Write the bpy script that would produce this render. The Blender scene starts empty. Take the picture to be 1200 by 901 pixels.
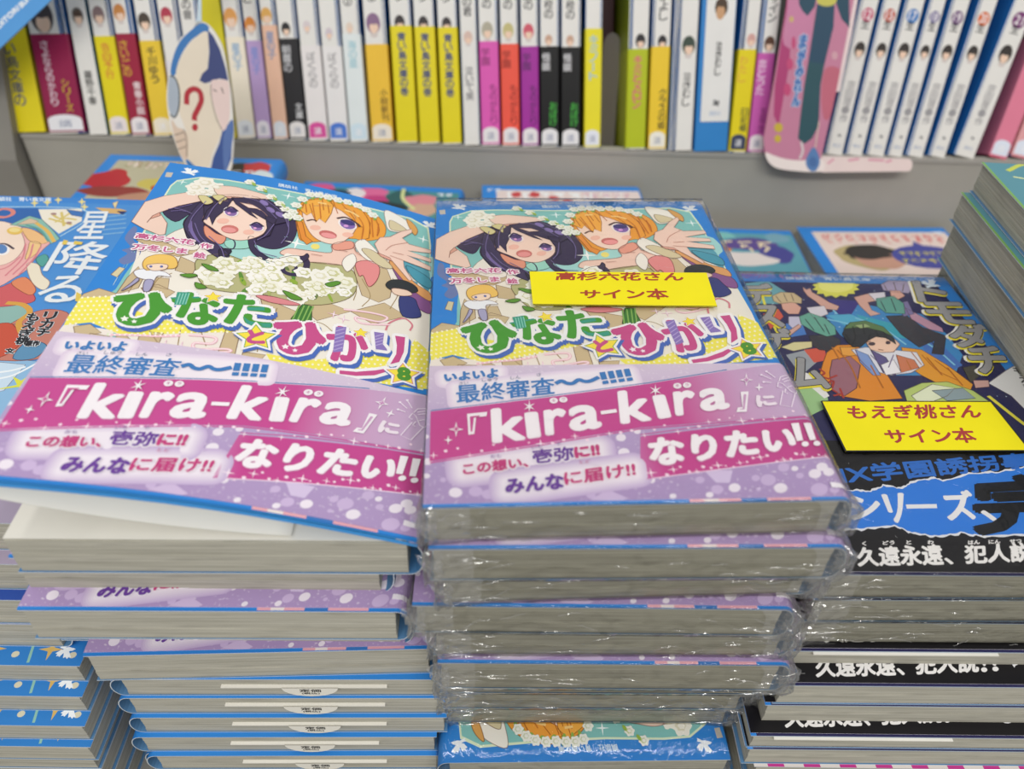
import bpy, bmesh, math, random
import numpy as np
from mathutils import Vector, Matrix
from mathutils.geometry import tessellate_polygon

# ------------------------------------------------------------------ scene, camera, light
S = bpy.context.scene
COL = S.collection
MM = 0.001
ZT = 20.0                       # height of the book stacks' reference plane above the table top (mm)
FPX = 930.0
C2W = np.array([[0.999408, 0.021956, 0.026493], [0.003218, -0.820, 0.0], [0.0, 0.0, 0.0]])  # replaced below
CAMMM = np.array([19.23, -136.13, 307.3])


def _frame():
    # camera frame recovered from the outline of the front centre book cover
    W, L = 115.5, 170.5
    src = [(0, 0), (W, 0), (W, L), (0, L)]
    dst = [(508.7, 236), (825, 237), (1006, 586.5), (495.5, 596)]
    A = []
    for (x, y), (u, v) in zip(src, dst):
        u -= 600; v -= 450.5
        A.append([x, y, 1, 0, 0, 0, -u*x, -u*y, -u]); A.append([0, 0, 0, x, y, 1, -v*x, -v*y, -v])
    H = np.linalg.svd(np.array(A, float))[2][-1].reshape(3, 3)
    Mx = np.diag([1/FPX, 1/FPX, 1]) @ H
    Mx /= (np.linalg.norm(Mx[:, 0])*np.linalg.norm(Mx[:, 1]))**.5
    if Mx[2, 2] < 0: Mx = -Mx
    R = np.stack([Mx[:, 0], Mx[:, 1], np.cross(Mx[:, 0], Mx[:, 1])], 1)
    U, _, V = np.linalg.svd(R); R = U @ V
    t = Mx[:, 2]; Z = -R[:, 2]
    X = np.array([1, 0, 0.]); X -= X @ Z*Z; X /= np.linalg.norm(X)
    Y = np.cross(Z, X)
    bl = t + R @ np.array([0, L, 0])
    O = bl - Z*150.0
    c2w = np.stack([X, Y, Z])
    return c2w, c2w @ (-O)


C2W, CAMMM = _frame()


def ray(u, v):
    return C2W @ np.array([(u-600)/FPX, (v-450.5)/FPX, 1.0])


def at(u, v, z):                # point of the horizontal plane z (mm) seen at photo pixel u, v
    d = ray(u, v); return CAMMM + d*((z-CAMMM[2])/d[2])


def at_plane(u, v, p0, n):
    d = ray(u, v); return CAMMM + d*(np.dot(np.asarray(p0)-CAMMM, n)/np.dot(d, n))


def wv(p):                      # mm, reference frame -> metres, world
    return Vector((p[0]*MM, p[1]*MM, (p[2]+ZT)*MM))


cam = bpy.data.cameras.new('camera'); camo = bpy.data.objects.new('camera', cam); COL.objects.link(camo)
cam.sensor_width = 36.0; cam.lens = 36.0*FPX/1200.0; cam.clip_start = 0.01
rot = Matrix(((C2W[0, 0], -C2W[0, 1], -C2W[0, 2]), (C2W[1, 0], -C2W[1, 1], -C2W[1, 2]), (C2W[2, 0], -C2W[2, 1], -C2W[2, 2])))
camo.matrix_world = Matrix.Translation(wv(CAMMM)) @ rot.to_4x4()
cam.dof.use_dof = True; cam.dof.focus_distance = 0.285; cam.dof.aperture_fstop = 9.5
S.camera = camo
S.view_settings.view_transform = 'Standard'; S.view_settings.look = 'None'
S.view_settings.gamma = 1.0; S.view_settings.use_curve_mapping = False
S.view_settings.exposure = -0.32
wd = bpy.data.worlds.new('shop'); S.world = wd; wd.use_nodes = True
wd.node_tree.nodes['Background'].inputs[0].default_value = (1.0, 0.98, 0.95, 1)
wd.node_tree.nodes['Background'].inputs[1].default_value = 0.50


def area(name, loc, rotx, sx, sy, power, col=(1, .98, .94), rotz=0):
    l = bpy.data.lights.new(name, 'AREA'); l.shape = 'RECTANGLE'; l.size = sx; l.size_y = sy
    l.energy = power; l.color = col
    o = bpy.data.objects.new(name, l); COL.objects.link(o); o.location = loc
    o.rotation_euler = (rotx, 0, rotz)
    return o


# rows of fluorescent tubes on the shop ceiling
area('ceiling_tube_light', (-0.7, -0.5, 2.4), 0.0, 0.25, 3.2, 17)
area('ceiling_tube_light', (0.9, -0.5, 2.4), 0.0, 0.25, 3.2, 17)
area('ceiling_tube_light', (0.1, -1.9, 2.3), math.radians(35), 3.0, 0.35, 58)

# ------------------------------------------------------------------ materials


def lin(h):
    h = h.lstrip('#'); r = []
    for i in (0, 2, 4):
        c = int(h[i:i+2], 16)/255
        r.append(c/12.92 if c <= .04045 else ((c+.055)/1.055)**2.4)
    return r


_M = {}


def M(h, rough=.45, spec=.35, var=.05, scale=60, metal=0):
    key = (h, rough, spec, metal)
    if key in _M: return _M[key]
    m = bpy.data.materials.new('ink_'+h.lstrip('#')); m.use_nodes = True
    nt = m.node_tree; b = nt.nodes['Principled BSDF']
    c = [min(1, x*1.0) for x in lin(h)]
    tc = nt.nodes.new('ShaderNodeTexCoord'); n = nt.nodes.new('ShaderNodeTexNoise'); n.inputs['Scale'].default_value = scale
    r = nt.nodes.new('ShaderNodeMix'); r.data_type = 'RGBA'
    r.inputs[6].default_value = (*[x*(1-var) for x in c], 1); r.inputs[7].default_value = (*[min(1, x*(1+var)) for x in c], 1)
    nt.links.new(tc.outputs['Object'], n.inputs['Vector']); nt.links.new(n.outputs['Fac'], r.inputs[0])
    nt.links.new(r.outputs[2], b.inputs['Base Color'])
    b.inputs['Roughness'].default_value = rough; b.inputs['Specular IOR Level'].default_value = spec
    b.inputs['Metallic'].default_value = metal
    _M[key] = m; return m


def ramp_mat(name, axis, stops, rough=.4, speck=None):
    """printed colour ramp along an object axis; stops = [(mm, hex)]"""
    if name in _M: return _M[name]
    m = bpy.data.materials.new(name); m.use_nodes = True; nt = m.node_tree; b = nt.nodes['Principled BSDF']
    tc = nt.nodes.new('ShaderNodeTexCoord'); sp = nt.nodes.new('ShaderNodeSeparateXYZ')
    nt.links.new(tc.outputs['Object'], sp.inputs[0])
    mr = nt.nodes.new('ShaderNodeMapRange'); a, z = stops[0][0], stops[-1][0]
    mr.inputs[1].default_value = a*MM; mr.inputs[2].default_value = z*MM
    nt.links.new(sp.outputs[axis], mr.inputs[0])
    cr = nt.nodes.new('ShaderNodeValToRGB'); el = cr.color_ramp.elements
    while len(el) < len(stops): el.new(.5)
    for e, (p, h) in zip(el, stops):
        e.position = (p-a)/(z-a); e.color = (*lin(h), 1)
    nt.links.new(mr.outputs[0], cr.inputs[0])
    out = cr.outputs[0]
    if speck:
        n = nt.nodes.new('ShaderNodeTexNoise'); n.inputs['Scale'].default_value = speck[0]
        nt.links.new(tc.outputs['Object'], n.inputs['Vector'])
        c2 = nt.nodes.new('ShaderNodeValToRGB'); c2.color_ramp.elements[0].position = speck[1]; c2.color_ramp.elements[1].position = speck[1]+.08
        nt.links.new(n.outputs['Fac'], c2.inputs[0])
        mx = nt.nodes.new('ShaderNodeMix'); mx.data_type = 'RGBA'; mx.inputs[7].default_value = (*lin(speck[2]), 1)
        mt = nt.nodes.new('ShaderNodeMath'); mt.operation = 'MULTIPLY'; mt.inputs[1].default_value = speck[3]
        nt.links.new(c2.outputs[0], mt.inputs[0]); nt.links.new(mt.outputs[0], mx.inputs[0])
        nt.links.new(out, mx.inputs[6]); out = mx.outputs[2]
    nt.links.new(out, b.inputs['Base Color']); b.inputs['Roughness'].default_value = rough
    b.inputs['Specular IOR Level'].default_value = .35
    _M[name] = m; return m


def page_mat(name='paper_edge', c1='#9d9a8d', c2='#c2bfb2', axis='Z'):
    if name in _M: return _M[name]
    m = bpy.data.materials.new(name); m.use_nodes = True; nt = m.node_tree; b = nt.nodes['Principled BSDF']
    tc = nt.nodes.new('ShaderNodeTexCoord'); mp = nt.nodes.new('ShaderNodeMapping')
    mp.inputs['Scale'].default_value = (14, 14, 1500) if axis == 'Z' else (1500, 14, 14)
    nt.links.new(tc.outputs['Object'], mp.inputs[0])
    n = nt.nodes.new('ShaderNodeTexNoise'); n.inputs['Scale'].default_value = 1.0; n.inputs['Detail'].default_value = 5; n.inputs['Roughness'].default_value = .7
    nt.links.new(mp.outputs[0], n.inputs['Vector'])
    cr = nt.nodes.new('ShaderNodeValToRGB')
    cr.color_ramp.elements[0].position = .33; cr.color_ramp.elements[0].color = (*lin(c1), 1)
    cr.color_ramp.elements[1].position = .62; cr.color_ramp.elements[1].color = (*lin(c2), 1)
    nt.links.new(n.outputs['Fac'], cr.inputs[0])
    # dark ink bleeding to the trimmed edge in a few places
    n2 = nt.nodes.new('ShaderNodeTexNoise'); mp2 = nt.nodes.new('ShaderNodeMapping'); mp2.inputs['Scale'].default_value = (45, 45, 420)
    nt.links.new(tc.outputs['Object'], mp2.inputs[0]); nt.links.new(mp2.outputs[0], n2.inputs['Vector']); n2.inputs['Scale'].default_value = 1
    n2.inputs['Detail'].default_value = 2
    c3 = nt.nodes.new('ShaderNodeValToRGB'); c3.color_ramp.elements[0].position = .56; c3.color_ramp.elements[1].position = .75
    c3.color_ramp.elements[0].color = (0, 0, 0, 1); c3.color_ramp.elements[1].color = (.38, .38, .38, 1)
    nt.links.new(n2.outputs['Fac'], c3.inputs[0])
    mx = nt.nodes.new('ShaderNodeMix'); mx.data_type = 'RGBA'; mx.inputs[7].default_value = (*lin('#7d7a72'), 1)
    nt.links.new(c3.outputs[0], mx.inputs[0]); nt.links.new(cr.outputs[0], mx.inputs[6])
    nt.links.new(mx.outputs[2], b.inputs['Base Color']); b.inputs['Roughness'].default_value = .8; b.inputs['Specular IOR Level'].default_value = .15
    bp = nt.nodes.new('ShaderNodeBump'); bp.inputs['Strength'].default_value = .35; bp.inputs['Distance'].default_value = .0004
    nt.links.new(n.outputs['Fac'], bp.inputs['Height']); nt.links.new(bp.outputs[0], b.inputs['Normal'])
    _M[name] = m; return m


def film_mat(milk=0.0, tint=None):
    if ('film', milk, tint) in _M: return _M['film', milk, tint]
    m = bpy.data.materials.new('clear_film'); m.use_nodes = True; nt = m.node_tree; nt.nodes.clear()
    o = nt.nodes.new('ShaderNodeOutputMaterial'); t = nt.nodes.new('ShaderNodeBsdfTransparent'); t.inputs[0].default_value = (.94, .94, .93, 1)
    g = nt.nodes.new('ShaderNodeBsdfGlossy'); g.inputs['Roughness'].default_value = .09; g.inputs[0].default_value = (1, 1, 1, 1)
    mx = nt.nodes.new('ShaderNodeMixShader'); lw = nt.nodes.new('ShaderNodeLayerWeight'); lw.inputs[0].default_value = .18
    mr = nt.nodes.new('ShaderNodeMapRange'); mr.inputs[3].default_value = .02; mr.inputs[4].default_value = .6
    tc = nt.nodes.new('ShaderNodeTexCoord'); n = nt.nodes.new('ShaderNodeTexNoise'); n.inputs['Scale'].default_value = 95; n.inputs['Detail'].default_value = 3
    n.inputs['Distortion'].default_value = 1.2
    bp = nt.nodes.new('ShaderNodeBump'); bp.inputs['Strength'].default_value = .5; bp.inputs['Distance'].default_value = .002
    nt.links.new(tc.outputs['Object'], n.inputs['Vector']); nt.links.new(n.outputs['Fac'], bp.inputs['Height'])
    nt.links.new(bp.outputs[0], g.inputs['Normal']); nt.links.new(bp.outputs[0], lw.inputs['Normal'])
    nt.links.new(lw.outputs['Fresnel'], mr.inputs[0]); nt.links.new(mr.outputs[0], mx.inputs[0])
    nt.links.new(t.outputs[0], mx.inputs[1]); nt.links.new(g.outputs[0], mx.inputs[2]); nt.links.new(mx.outputs[0], o.inputs[0])
    if milk:
        t.inputs[0].default_value = (.99, .99, .99, 1); mr.inputs[3].default_value = .10; g.inputs['Roughness'].default_value = .06
        df = nt.nodes.new('ShaderNodeBsdfDiffuse'); df.inputs[0].default_value = (.95, .95, .95, 1); tl = nt.nodes.new('ShaderNodeBsdfTranslucent'); tl.inputs[0].default_value = (.9, .9, .9, 1)
        m1 = nt.nodes.new('ShaderNodeMixShader'); m2 = nt.nodes.new('ShaderNodeMixShader'); m2.inputs[0].default_value = milk
        nt.links.new(df.outputs[0], m1.inputs[1]); nt.links.new(tl.outputs[0], m1.inputs[2]); nt.links.new(mx.outputs[0], m2.inputs[1]); nt.links.new(m1.outputs[0], m2.inputs[2]); nt.links.new(m2.outputs[0], o.inputs[0])
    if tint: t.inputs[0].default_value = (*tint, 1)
    _M['film', milk, tint] = m; return m


# ------------------------------------------------------------------ object helpers


def tag(o, label, cat, group=None, kind=None):
    if label: o['label'] = label
    if cat: o['category'] = cat
    if group: o['group'] = group
    if kind: o['kind'] = kind
    return o


def empty(name, label, cat, group=None):
    o = bpy.data.objects.new(name, None); o.empty_display_size = .02; COL.objects.link(o)
    return tag(o, label, cat, group)


def link(name, me, parent=None):
    o = bpy.data.objects.new(name, me); COL.objects.link(o)
    if parent: o.parent = parent
    return o


def copy_tree(o, parent=None):
    c = o.copy(); COL.objects.link(c)
    if parent: c.parent = parent
    for ch in list(o.children): copy_tree(ch, c)
    return c


class Geo:
    """collects shapes in mm, builds one mesh in metres"""
    def __init__(s): s.v = []; s.f = []; s.m = []; s.mats = []; s.smooth = []

    def mi(s, mat):
        if mat not in s.mats: s.mats.append(mat)
        return s.mats.index(mat)

    def add(s, vs, fs, mat, smooth=False):
        b = len(s.v); s.v += [tuple(p) for p in vs]; k = s.mi(mat)
        for f in fs: s.f.append([i+b for i in f]); s.m.append(k); s.smooth.append(smooth)

    def box(s, a, b, mat):
        x0, y0, z0 = a; x1, y1, z1 = b
        s.add([(x0, y0, z0), (x1, y0, z0), (x1, y1, z0), (x0, y1, z0), (x0, y0, z1), (x1, y0, z1), (x1, y1, z1), (x0, y1, z1)],
              [(0, 3, 2, 1), (4, 5, 6, 7), (0, 1, 5, 4), (1, 2, 6, 5), (2, 3, 7, 6), (3, 0, 4, 7)], mat)

    def shell(s, outer, inner, y0, y1, mat, ny=1, matin=None, matedge=None, axis='y'):
        """open profile (x,z) swept along y, with thickness"""
        n = len(outer); prof = outer+inner[::-1]; N = len(prof); vs = []
        for j in range(ny+1):
            y = y0+(y1-y0)*j/ny
            vs += [(p[0], y, p[1]) if axis == 'y' else (p[1], p[0], y) for p in prof]
        fo, fi, fe = [], [], []
        for j in range(ny):
            for i in range(N):
                k = (i+1) % N; q = (j*N+i, j*N+k, (j+1)*N+k, (j+1)*N+i)
                (fo if i < n-1 else fi if n-1 < i < N-1 else fe).append(q)
        for j in (0, ny):
            for i in range(n-1):
                a = [j*N+i, j*N+i+1, j*N+N-2-i, j*N+N-1-i]
                fe.append(a if j else a[::-1])
        s.add(vs, [], mat)
        b = len(s.v)-len(vs)
        for fl, mt in ((fo, mat), (fi, matin or mat), (fe, matedge or mat)):
            k = s.mi(mt)
            for f in fl: s.f.append([i+b for i in f]); s.m.append(k); s.smooth.append(False)

    def mesh(s, name, recalc=False):
        me = bpy.data.meshes.new(name)
        me.from_pydata([(x*MM, y*MM, z*MM) for x, y, z in s.v], [], s.f)
        for m in s.mats: me.materials.append(m)
        me.polygons.foreach_set('material_index', s.m)
        me.polygons.foreach_set('use_smooth', s.smooth)
        me.update()
        if recalc:
            bm = bmesh.new(); bm.from_mesh(me); bmesh.ops.recalc_face_normals(bm, faces=bm.faces); bm.to_mesh(me); bm.free()
        return me


# ------------------------------------------------------------------ flat artwork
_G = {}
STEP = .001        # overlapping strokes of one letter are stacked by a micron


def glyphs(body):
    """triangulated outline of a string, normalised to its bounding box; returns verts, faces, aspect"""
    if body in _G: return _G[body]
    cu = bpy.data.curves.new('t', 'FONT'); cu.body = body; cu.resolution_u = 3
    o = bpy.data.objects.new('t', cu); COL.objects.link(o)
    dg = bpy.context.evaluated_depsgraph_get(); dg.update()
    me = bpy.data.meshes.new_from_object(o.evaluated_get(dg))
    v = np.array([p.co[:2] for p in me.vertices]); f = [tuple(p.vertices) for p in me.polygons]
    bpy.data.objects.remove(o); bpy.data.curves.remove(cu); bpy.data.meshes.remove(me)
    if len(v) == 0: v = np.array([[0, 0], [1, 0], [0, 1.]]); f = []
    lo, hi = v.min(0), v.max(0); sz = np.maximum(hi-lo, 1e-6)
    _G[body] = ((v-lo)/sz, f, sz[0]/sz[1]); return _G[body]


def smooth(pts, n=4):
    P = [np.array(p, float) for p in pts]; N = len(P); out = []
    for i in range(N):
        a, b, c, d = P[i-1], P[i], P[(i+1) % N], P[(i+2) % N]
        for k in range(n):
            t = k/n
            out.append(tuple(.5*((2*b)+(c-a)*t+(2*a-5*b+4*c-d)*t*t+(3*b-a-3*c+d)*t**3)))
    return out


def spline(pts, n=5):
    P = [np.array(p, float) for p in pts]; P = [2*P[0]-P[1]]+P+[2*P[-1]-P[-2]]; out = []
    for i in range(1, len(P)-2):
        a, b, c, d = P[i-1:i+3]
        for k in range(n):
            t = k/n
            out.append(tuple(.5*((2*b)+(c-a)*t+(2*a-5*b+4*c-d)*t*t+(3*b-a-3*c+d)*t**3)))
    out.append(tuple(P[-2])); return out


def pts(s):
    return [tuple(float(q) for q in p.split(',')) for p in s.split()]


def ellipse(cx, cy, rx, ry, n=16, rot=0):
    c, s = math.cos(rot), math.sin(rot)
    return [(cx+rx*math.cos(a)*c-ry*math.sin(a)*s, cy+rx*math.cos(a)*s+ry*math.sin(a)*c) for a in [2*math.pi*i/n for i in range(n)]]


def star(cx, cy, r1, r2, n=5, rot=-math.pi/2, sy=1):
    return [(cx+(r1 if i % 2 == 0 else r2)*math.cos(rot+math.pi*i/n), cy+sy*(r1 if i % 2 == 0 else r2)*math.sin(rot+math.pi*i/n)) for i in range(2*n)]


class Art:
    """printed artwork: layered flat polygons in sheet mm (u right, v down)"""
    def __init__(s, tf=None): s.it = []; s.tf = tf or (lambda p: p); s.clip = None

    def raw(s, vs, fs, col, layer, lift=0.0): s.it.append((np.array(vs, float), fs, col, layer, lift))

    def poly(s, p, col, layer=1, sm=False, tf=None):
        if isinstance(p, str): p = pts(p)
        if sm: p = smooth(p)
        t = tf or s.tf
        q = [t(a) for a in p]
        tri = tessellate_polygon([[Vector((a[0], a[1], 0)) for a in q]])
        s.raw(q, [tuple(x) for x in tri], col, layer)

    def line(s, p, w, col, layer=1, tf=None, sm=True, mmw=True):
        """stroke of width w (mm)"""
        if isinstance(p, str): p = pts(p)
        if sm: p = spline(p)
        t = tf or s.tf
        q = np.array([t(a) for a in p]); vs, fs = [], []
        ws = w if isinstance(w, (list, tuple)) else None
        for i in range(len(q)):
            d = q[min(i+1, len(q)-1)]-q[max(i-1, 0)]; d = d/(np.linalg.norm(d)+1e-9)
            k = (ws[0]+(ws[1]-ws[0])*i/(len(q)-1)) if ws else w
            nn = np.array([-d[1], d[0]])*k/2; vs += [q[i]+nn, q[i]-nn]
        for i in range(len(q)-1): fs.append((2*i, 2*i+1, 2*i+3, 2*i+2))
        s.raw(vs, fs, col, layer)

    def contour(s, p, w, col, layer, sm=True, tf=None):
        p = smooth(p) if sm else list(p)
        s.line(p+[p[0]], w, col, layer, tf=tf, sm=False)

    def soft(s, quad, c0, c1, r, layer, n=6, tf=None):
        """printed pale halo: nested rounded patches blending from the ground colour to the pale one"""
        t = tf or s.tf; q = np.array([t(a) for a in quad]); cen = q.mean(0)
        k0, k1 = np.array(lin(c0)), np.array(lin(c1))

        def hexc(c): return '#'+''.join('%02x' % int(round(255*(12.92*x if x < .0031308 else 1.055*x**(1/2.4)-.055))) for x in c)
        for i in range(n):
            rr = r*(1-i/n)+.4; P = []
            for j in range(4):
                a, b, c = q[j-1], q[j], q[(j+1) % 4]
                d0 = math.atan2(*(np.array([[0, -1], [1, 0]]) @ (a-b))[::-1]); 
                e0 = (b-a)/np.linalg.norm(b-a); e1 = (c-b)/np.linalg.norm(c-b)
                n0, n1 = np.array([e0[1], -e0[0]]), np.array([e1[1], -e1[0]])
                if np.dot(n0, b-cen) < 0: n0 = -n0
                if np.dot(n1, b-cen) < 0: n1 = -n1
                for m in range(6):
                    w = m/5; nn = n0*(1-w)+n1*w; P.append(tuple(b+rr*nn/np.linalg.norm(nn)))
            s.poly(P, hexc(k0+(k1-k0)*(i+1)/n), layer+i*.12, tf=lambda z: z)

    def text(s, body, quad, col, layer=10, bold=0, outline=(), tf=None, n=8, flip=False):
        """fit text's bounding box to quad TL,TR,BR,BL"""
        if isinstance(quad, str): quad = pts(quad)
        t = tf or s.tf
        a, b, c, d = [np.array(t(q), float) for q in quad]
        v, f, _ = glyphs(body)
        x = v[:, :1]; y = 1-v[:, 1:2]
        q = a*(1-x)*(1-y)+b*x*(1-y)+c*x*y+d*(1-x)*y
        for (oc, r, off, ly) in outline:
            for k in range(12):
                w = 2*math.pi*k/12
                s.raw(q+np.array([off[0]+r*math.cos(w), off[1]+r*math.sin(w)]), f, oc, ly, STEP*k)
            if r > 1.2:
                for k in range(8):
                    w = 2*math.pi*k/8
                    s.raw(q+np.array([off[0]+r*.5*math.cos(w), off[1]+r*.5*math.sin(w)]), f, oc, ly, STEP*(12+k))
        if bold:
            for k in range(n):
                w = 2*math.pi*k/n; s.raw(q+np.array([bold*math.cos(w), bold*math.sin(w)]), f, col, layer, STEP*k)
        s.raw(q, f, col, layer, STEP*(n+1))

    def vtext(s, body, box, col, layer=10, bold=0, gap=.08, tf=None, outline=()):
        """vertical writing, one character under another, in a box TL,TR,BR,BL"""
        if isinstance(box, str): box = pts(box)
        a, b, c, d = [np.array(p, float) for p in box]; n = len(body)
        for i, ch in enumerate(body):
            if ch == ' ': continue
            t0, t1 = (i+gap/2)/n, (i+1-gap/2)/n
            l0, r0, l1, r1 = a+(d-a)*t0, b+(c-b)*t0, a+(d-a)*t1, b+(c-b)*t1
            if ch in 'ーー':
                m0, m1 = (l0+r0)/2, (l1+r1)/2; w = (r0-l0)*.09
                quad = [m0-w, m0+w, m1+w, m1-w]
                s.poly([tuple(x) for x in quad], col, layer, tf=tf); continue
            s.text(ch, [tuple(l0), tuple(r0), tuple(r1), tuple(l1)], col, layer, bold, outline, tf, n=6)

    def build(s, geo, place, cuts=(), cap=.5, box=None, vcuts=()):
        """emit into geo; place(u,v,h)->(x,y,z) mm; cuts = u values where faces are split; box clips to u0,v0,u1,v1"""
        order = sorted(range(len(s.it)), key=lambda k: s.it[k][3]); d = min(.0012, cap/max(1, len(order)))
        bycol = {}
        for rank, k in enumerate(order):                # every later stroke lies a fraction of a micron above the earlier ones
            vs, fs, col, ly, up = s.it[k]; bycol.setdefault(col, []).append((vs, fs, rank*d))
        for col, parts in bycol.items():
            bm = bmesh.new()
            for vs, fs, up in parts:
                b = [bm.verts.new((p[0], p[1], up)) for p in vs]
                for f in fs:
                    if len(set(f)) < 3: continue
                    try: bm.faces.new([b[i] for i in f])
                    except ValueError: pass
            if box:
                for co, no in (((box[0], 0, 0), (-1, 0, 0)), ((box[2], 0, 0), (1, 0, 0)), ((0, box[1], 0), (0, -1, 0)), ((0, box[3], 0), (0, 1, 0))):
                    bmesh.ops.bisect_plane(bm, geom=bm.verts[:]+bm.edges[:]+bm.faces[:], plane_co=co, plane_no=no, clear_outer=True)
            for c in cuts:
                bmesh.ops.bisect_plane(bm, geom=bm.verts[:]+bm.edges[:]+bm.faces[:], plane_co=(c, 0, 0), plane_no=(1, 0, 0))
            for c in vcuts:
                bmesh.ops.bisect_plane(bm, geom=bm.verts[:]+bm.edges[:]+bm.faces[:], plane_co=(0, c, 0), plane_no=(0, 1, 0))
            bm.verts.ensure_lookup_table(); bm.verts.index_update()
            mat = col if not isinstance(col, str) else M(col)
            V = [place(v.co.x, v.co.y, v.co.z) for v in bm.verts]; F = []
            for f in bm.faces:
                ids = [v.index for v in f.verts]
                if f.normal.z > 0: ids = ids[::-1]       # v runs down, so the printed side is flipped
                F.append(ids)
            geo.add(V, F, mat); bm.free()


# ------------------------------------------------------------------ books lying flat
W, L = 115.5, 170.5
RX = 4.0


def prof(T, off=0.0, n=7, x0=0.0, flat=1.0):
    """cross section of a wrapped jacket: front edge, round spine, back edge (x, z)"""
    o = [(x0, T+off)]
    for i in range(n+1):
        a = math.pi/2-math.pi*i/n
        o.append((W-RX+(RX+off)*math.cos(a), T/2+(T/2+off)*math.sin(a)))
    o.append((x0, -off)); return o


def place_flat(T, h0):
    def f(u, v, h):
        x = u; y = L-v; z = T+h0+h
        if u > W-RX:
            k = min(1, (u-(W-RX))/(RX+h0))
            z = T/2+(T/2+h0)*math.sqrt(max(0, 1-k*k))+h
        return (x, y, z)
    return f


CUTS = (W-RX, W-RX*.7, W-RX*.45, W-RX*.25, W-RX*.1)
BLUE = '#2f86d8'


def jacket_mesh(name, art, T, outcol=BLUE, incol='#5a87b2', edge='#cdd4da'):
    g = Geo(); p = prof(T, 0, 9); q = prof(T, -.35, 9)
    q[0] = (0, T-.35); q[-1] = (0, .35)
    g.shell(p, q, 0, L, M(outcol, .35), 1, M(incol, .5), M(edge, .4))
    if art: art.build(g, place_flat(T, .02), CUTS, box=(0, 0, W-.25, L))
    return g.mesh(name)


def band_mesh(name, art, T, v0, v1, base, side='#c3b0d6'):
    g = Geo(); p = prof(T, .56, 9); q = prof(T, .42, 9)
    g.shell(p, q, L-v1, L-v0, M(side, .35), 1, M('#f0eef2'), M('#e8e4ee'))
    top = Art(); top.poly([(0, v0), (W-.25, v0), (W-.25, v1), (0, v1)], base, 0)
    top.it += art.it
    top.build(g, place_flat(T, .58), CUTS, box=(0, v0, W-.25, v1))
    return g.mesh(name)


def block_mesh(T, rnd=3, gaps=True, pm=None):
    g = Geo(); r = random.Random(rnd); pm = pm or page_mat()
    z = .5; k = 0
    # a few gatherings whose trimmed edges differ by fractions of a millimetre
    while z < T-.5:
        h = min(r.uniform(1.6, 3.6), T-.5-z)
        if T-.5-z-h < .8: h = T-.5-z
        e = r.uniform(0, .35)
        g.box((1.0+e, .15+r.uniform(0, .25), z), (W-5+e, L-.15-r.uniform(0, .25), z+h-(.08 if gaps else 0)), pm)
        z += h; k += 1
    return g.mesh('page_block')


_slip = {}


def slip_mesh(T, at_top=True, u0=25, u1=76, uc=48, z=None):
    key = (T, at_top, u0, z)
    if key in _slip: return _slip[key]
    g = Geo(); z = T*.62 if z is None else z; wm = M('#e9e6dc', .6)
    y = L if at_top else 0; s = 1 if at_top else -1
    ya, yb = sorted((y-s*6, y+s*.9)); g.box((u0, ya, z), (u1, yb, z+.45), wm)
    m0 = g.mesh('sales_slip', recalc=True); m1 = None
    if at_top:
        g = Geo()
        # rounded tab folding down over the trimmed edge, two printed lines on it
        pr = [(uc+9.5*math.cos(a), z+.6-5.2*math.sin(a)) for a in [math.pi*i/14 for i in range(15)]]
        y2 = y+s*1.3
        vs = [(p[0], y2, p[1]) for p in pr]+[(p[0], y2-s*.35, p[1]) for p in pr]; n = len(pr)
        fs = [tuple(range(n)), tuple(range(2*n-1, n-1, -1))]+[(i, i+n, i+1+n, i+1) for i in range(n-1)]
        fs = [f[::-1] for f in fs] if s < 0 else fs
        g.add(vs, fs, wm)
        a = Art()
        a.text('定価', [(uc-3.6, 0.4), (uc+3.6, .4), (uc+3.6, 2.2), (uc-3.6, 2.2)], '#2a2a2a', 1, .08)
        a.text('(税込)', [(uc-3, 2.5), (uc+3, 2.5), (uc+3, 3.7), (uc-3, 3.7)], '#2a2a2a', 1, .05)
        a.build(g, lambda u, v, h: (2*uc-u, y2+s*(h+.03), z+.4-v))
        m1 = g.mesh('price_tab')
    _slip[key] = (m0, m1); return _slip[key]


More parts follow.
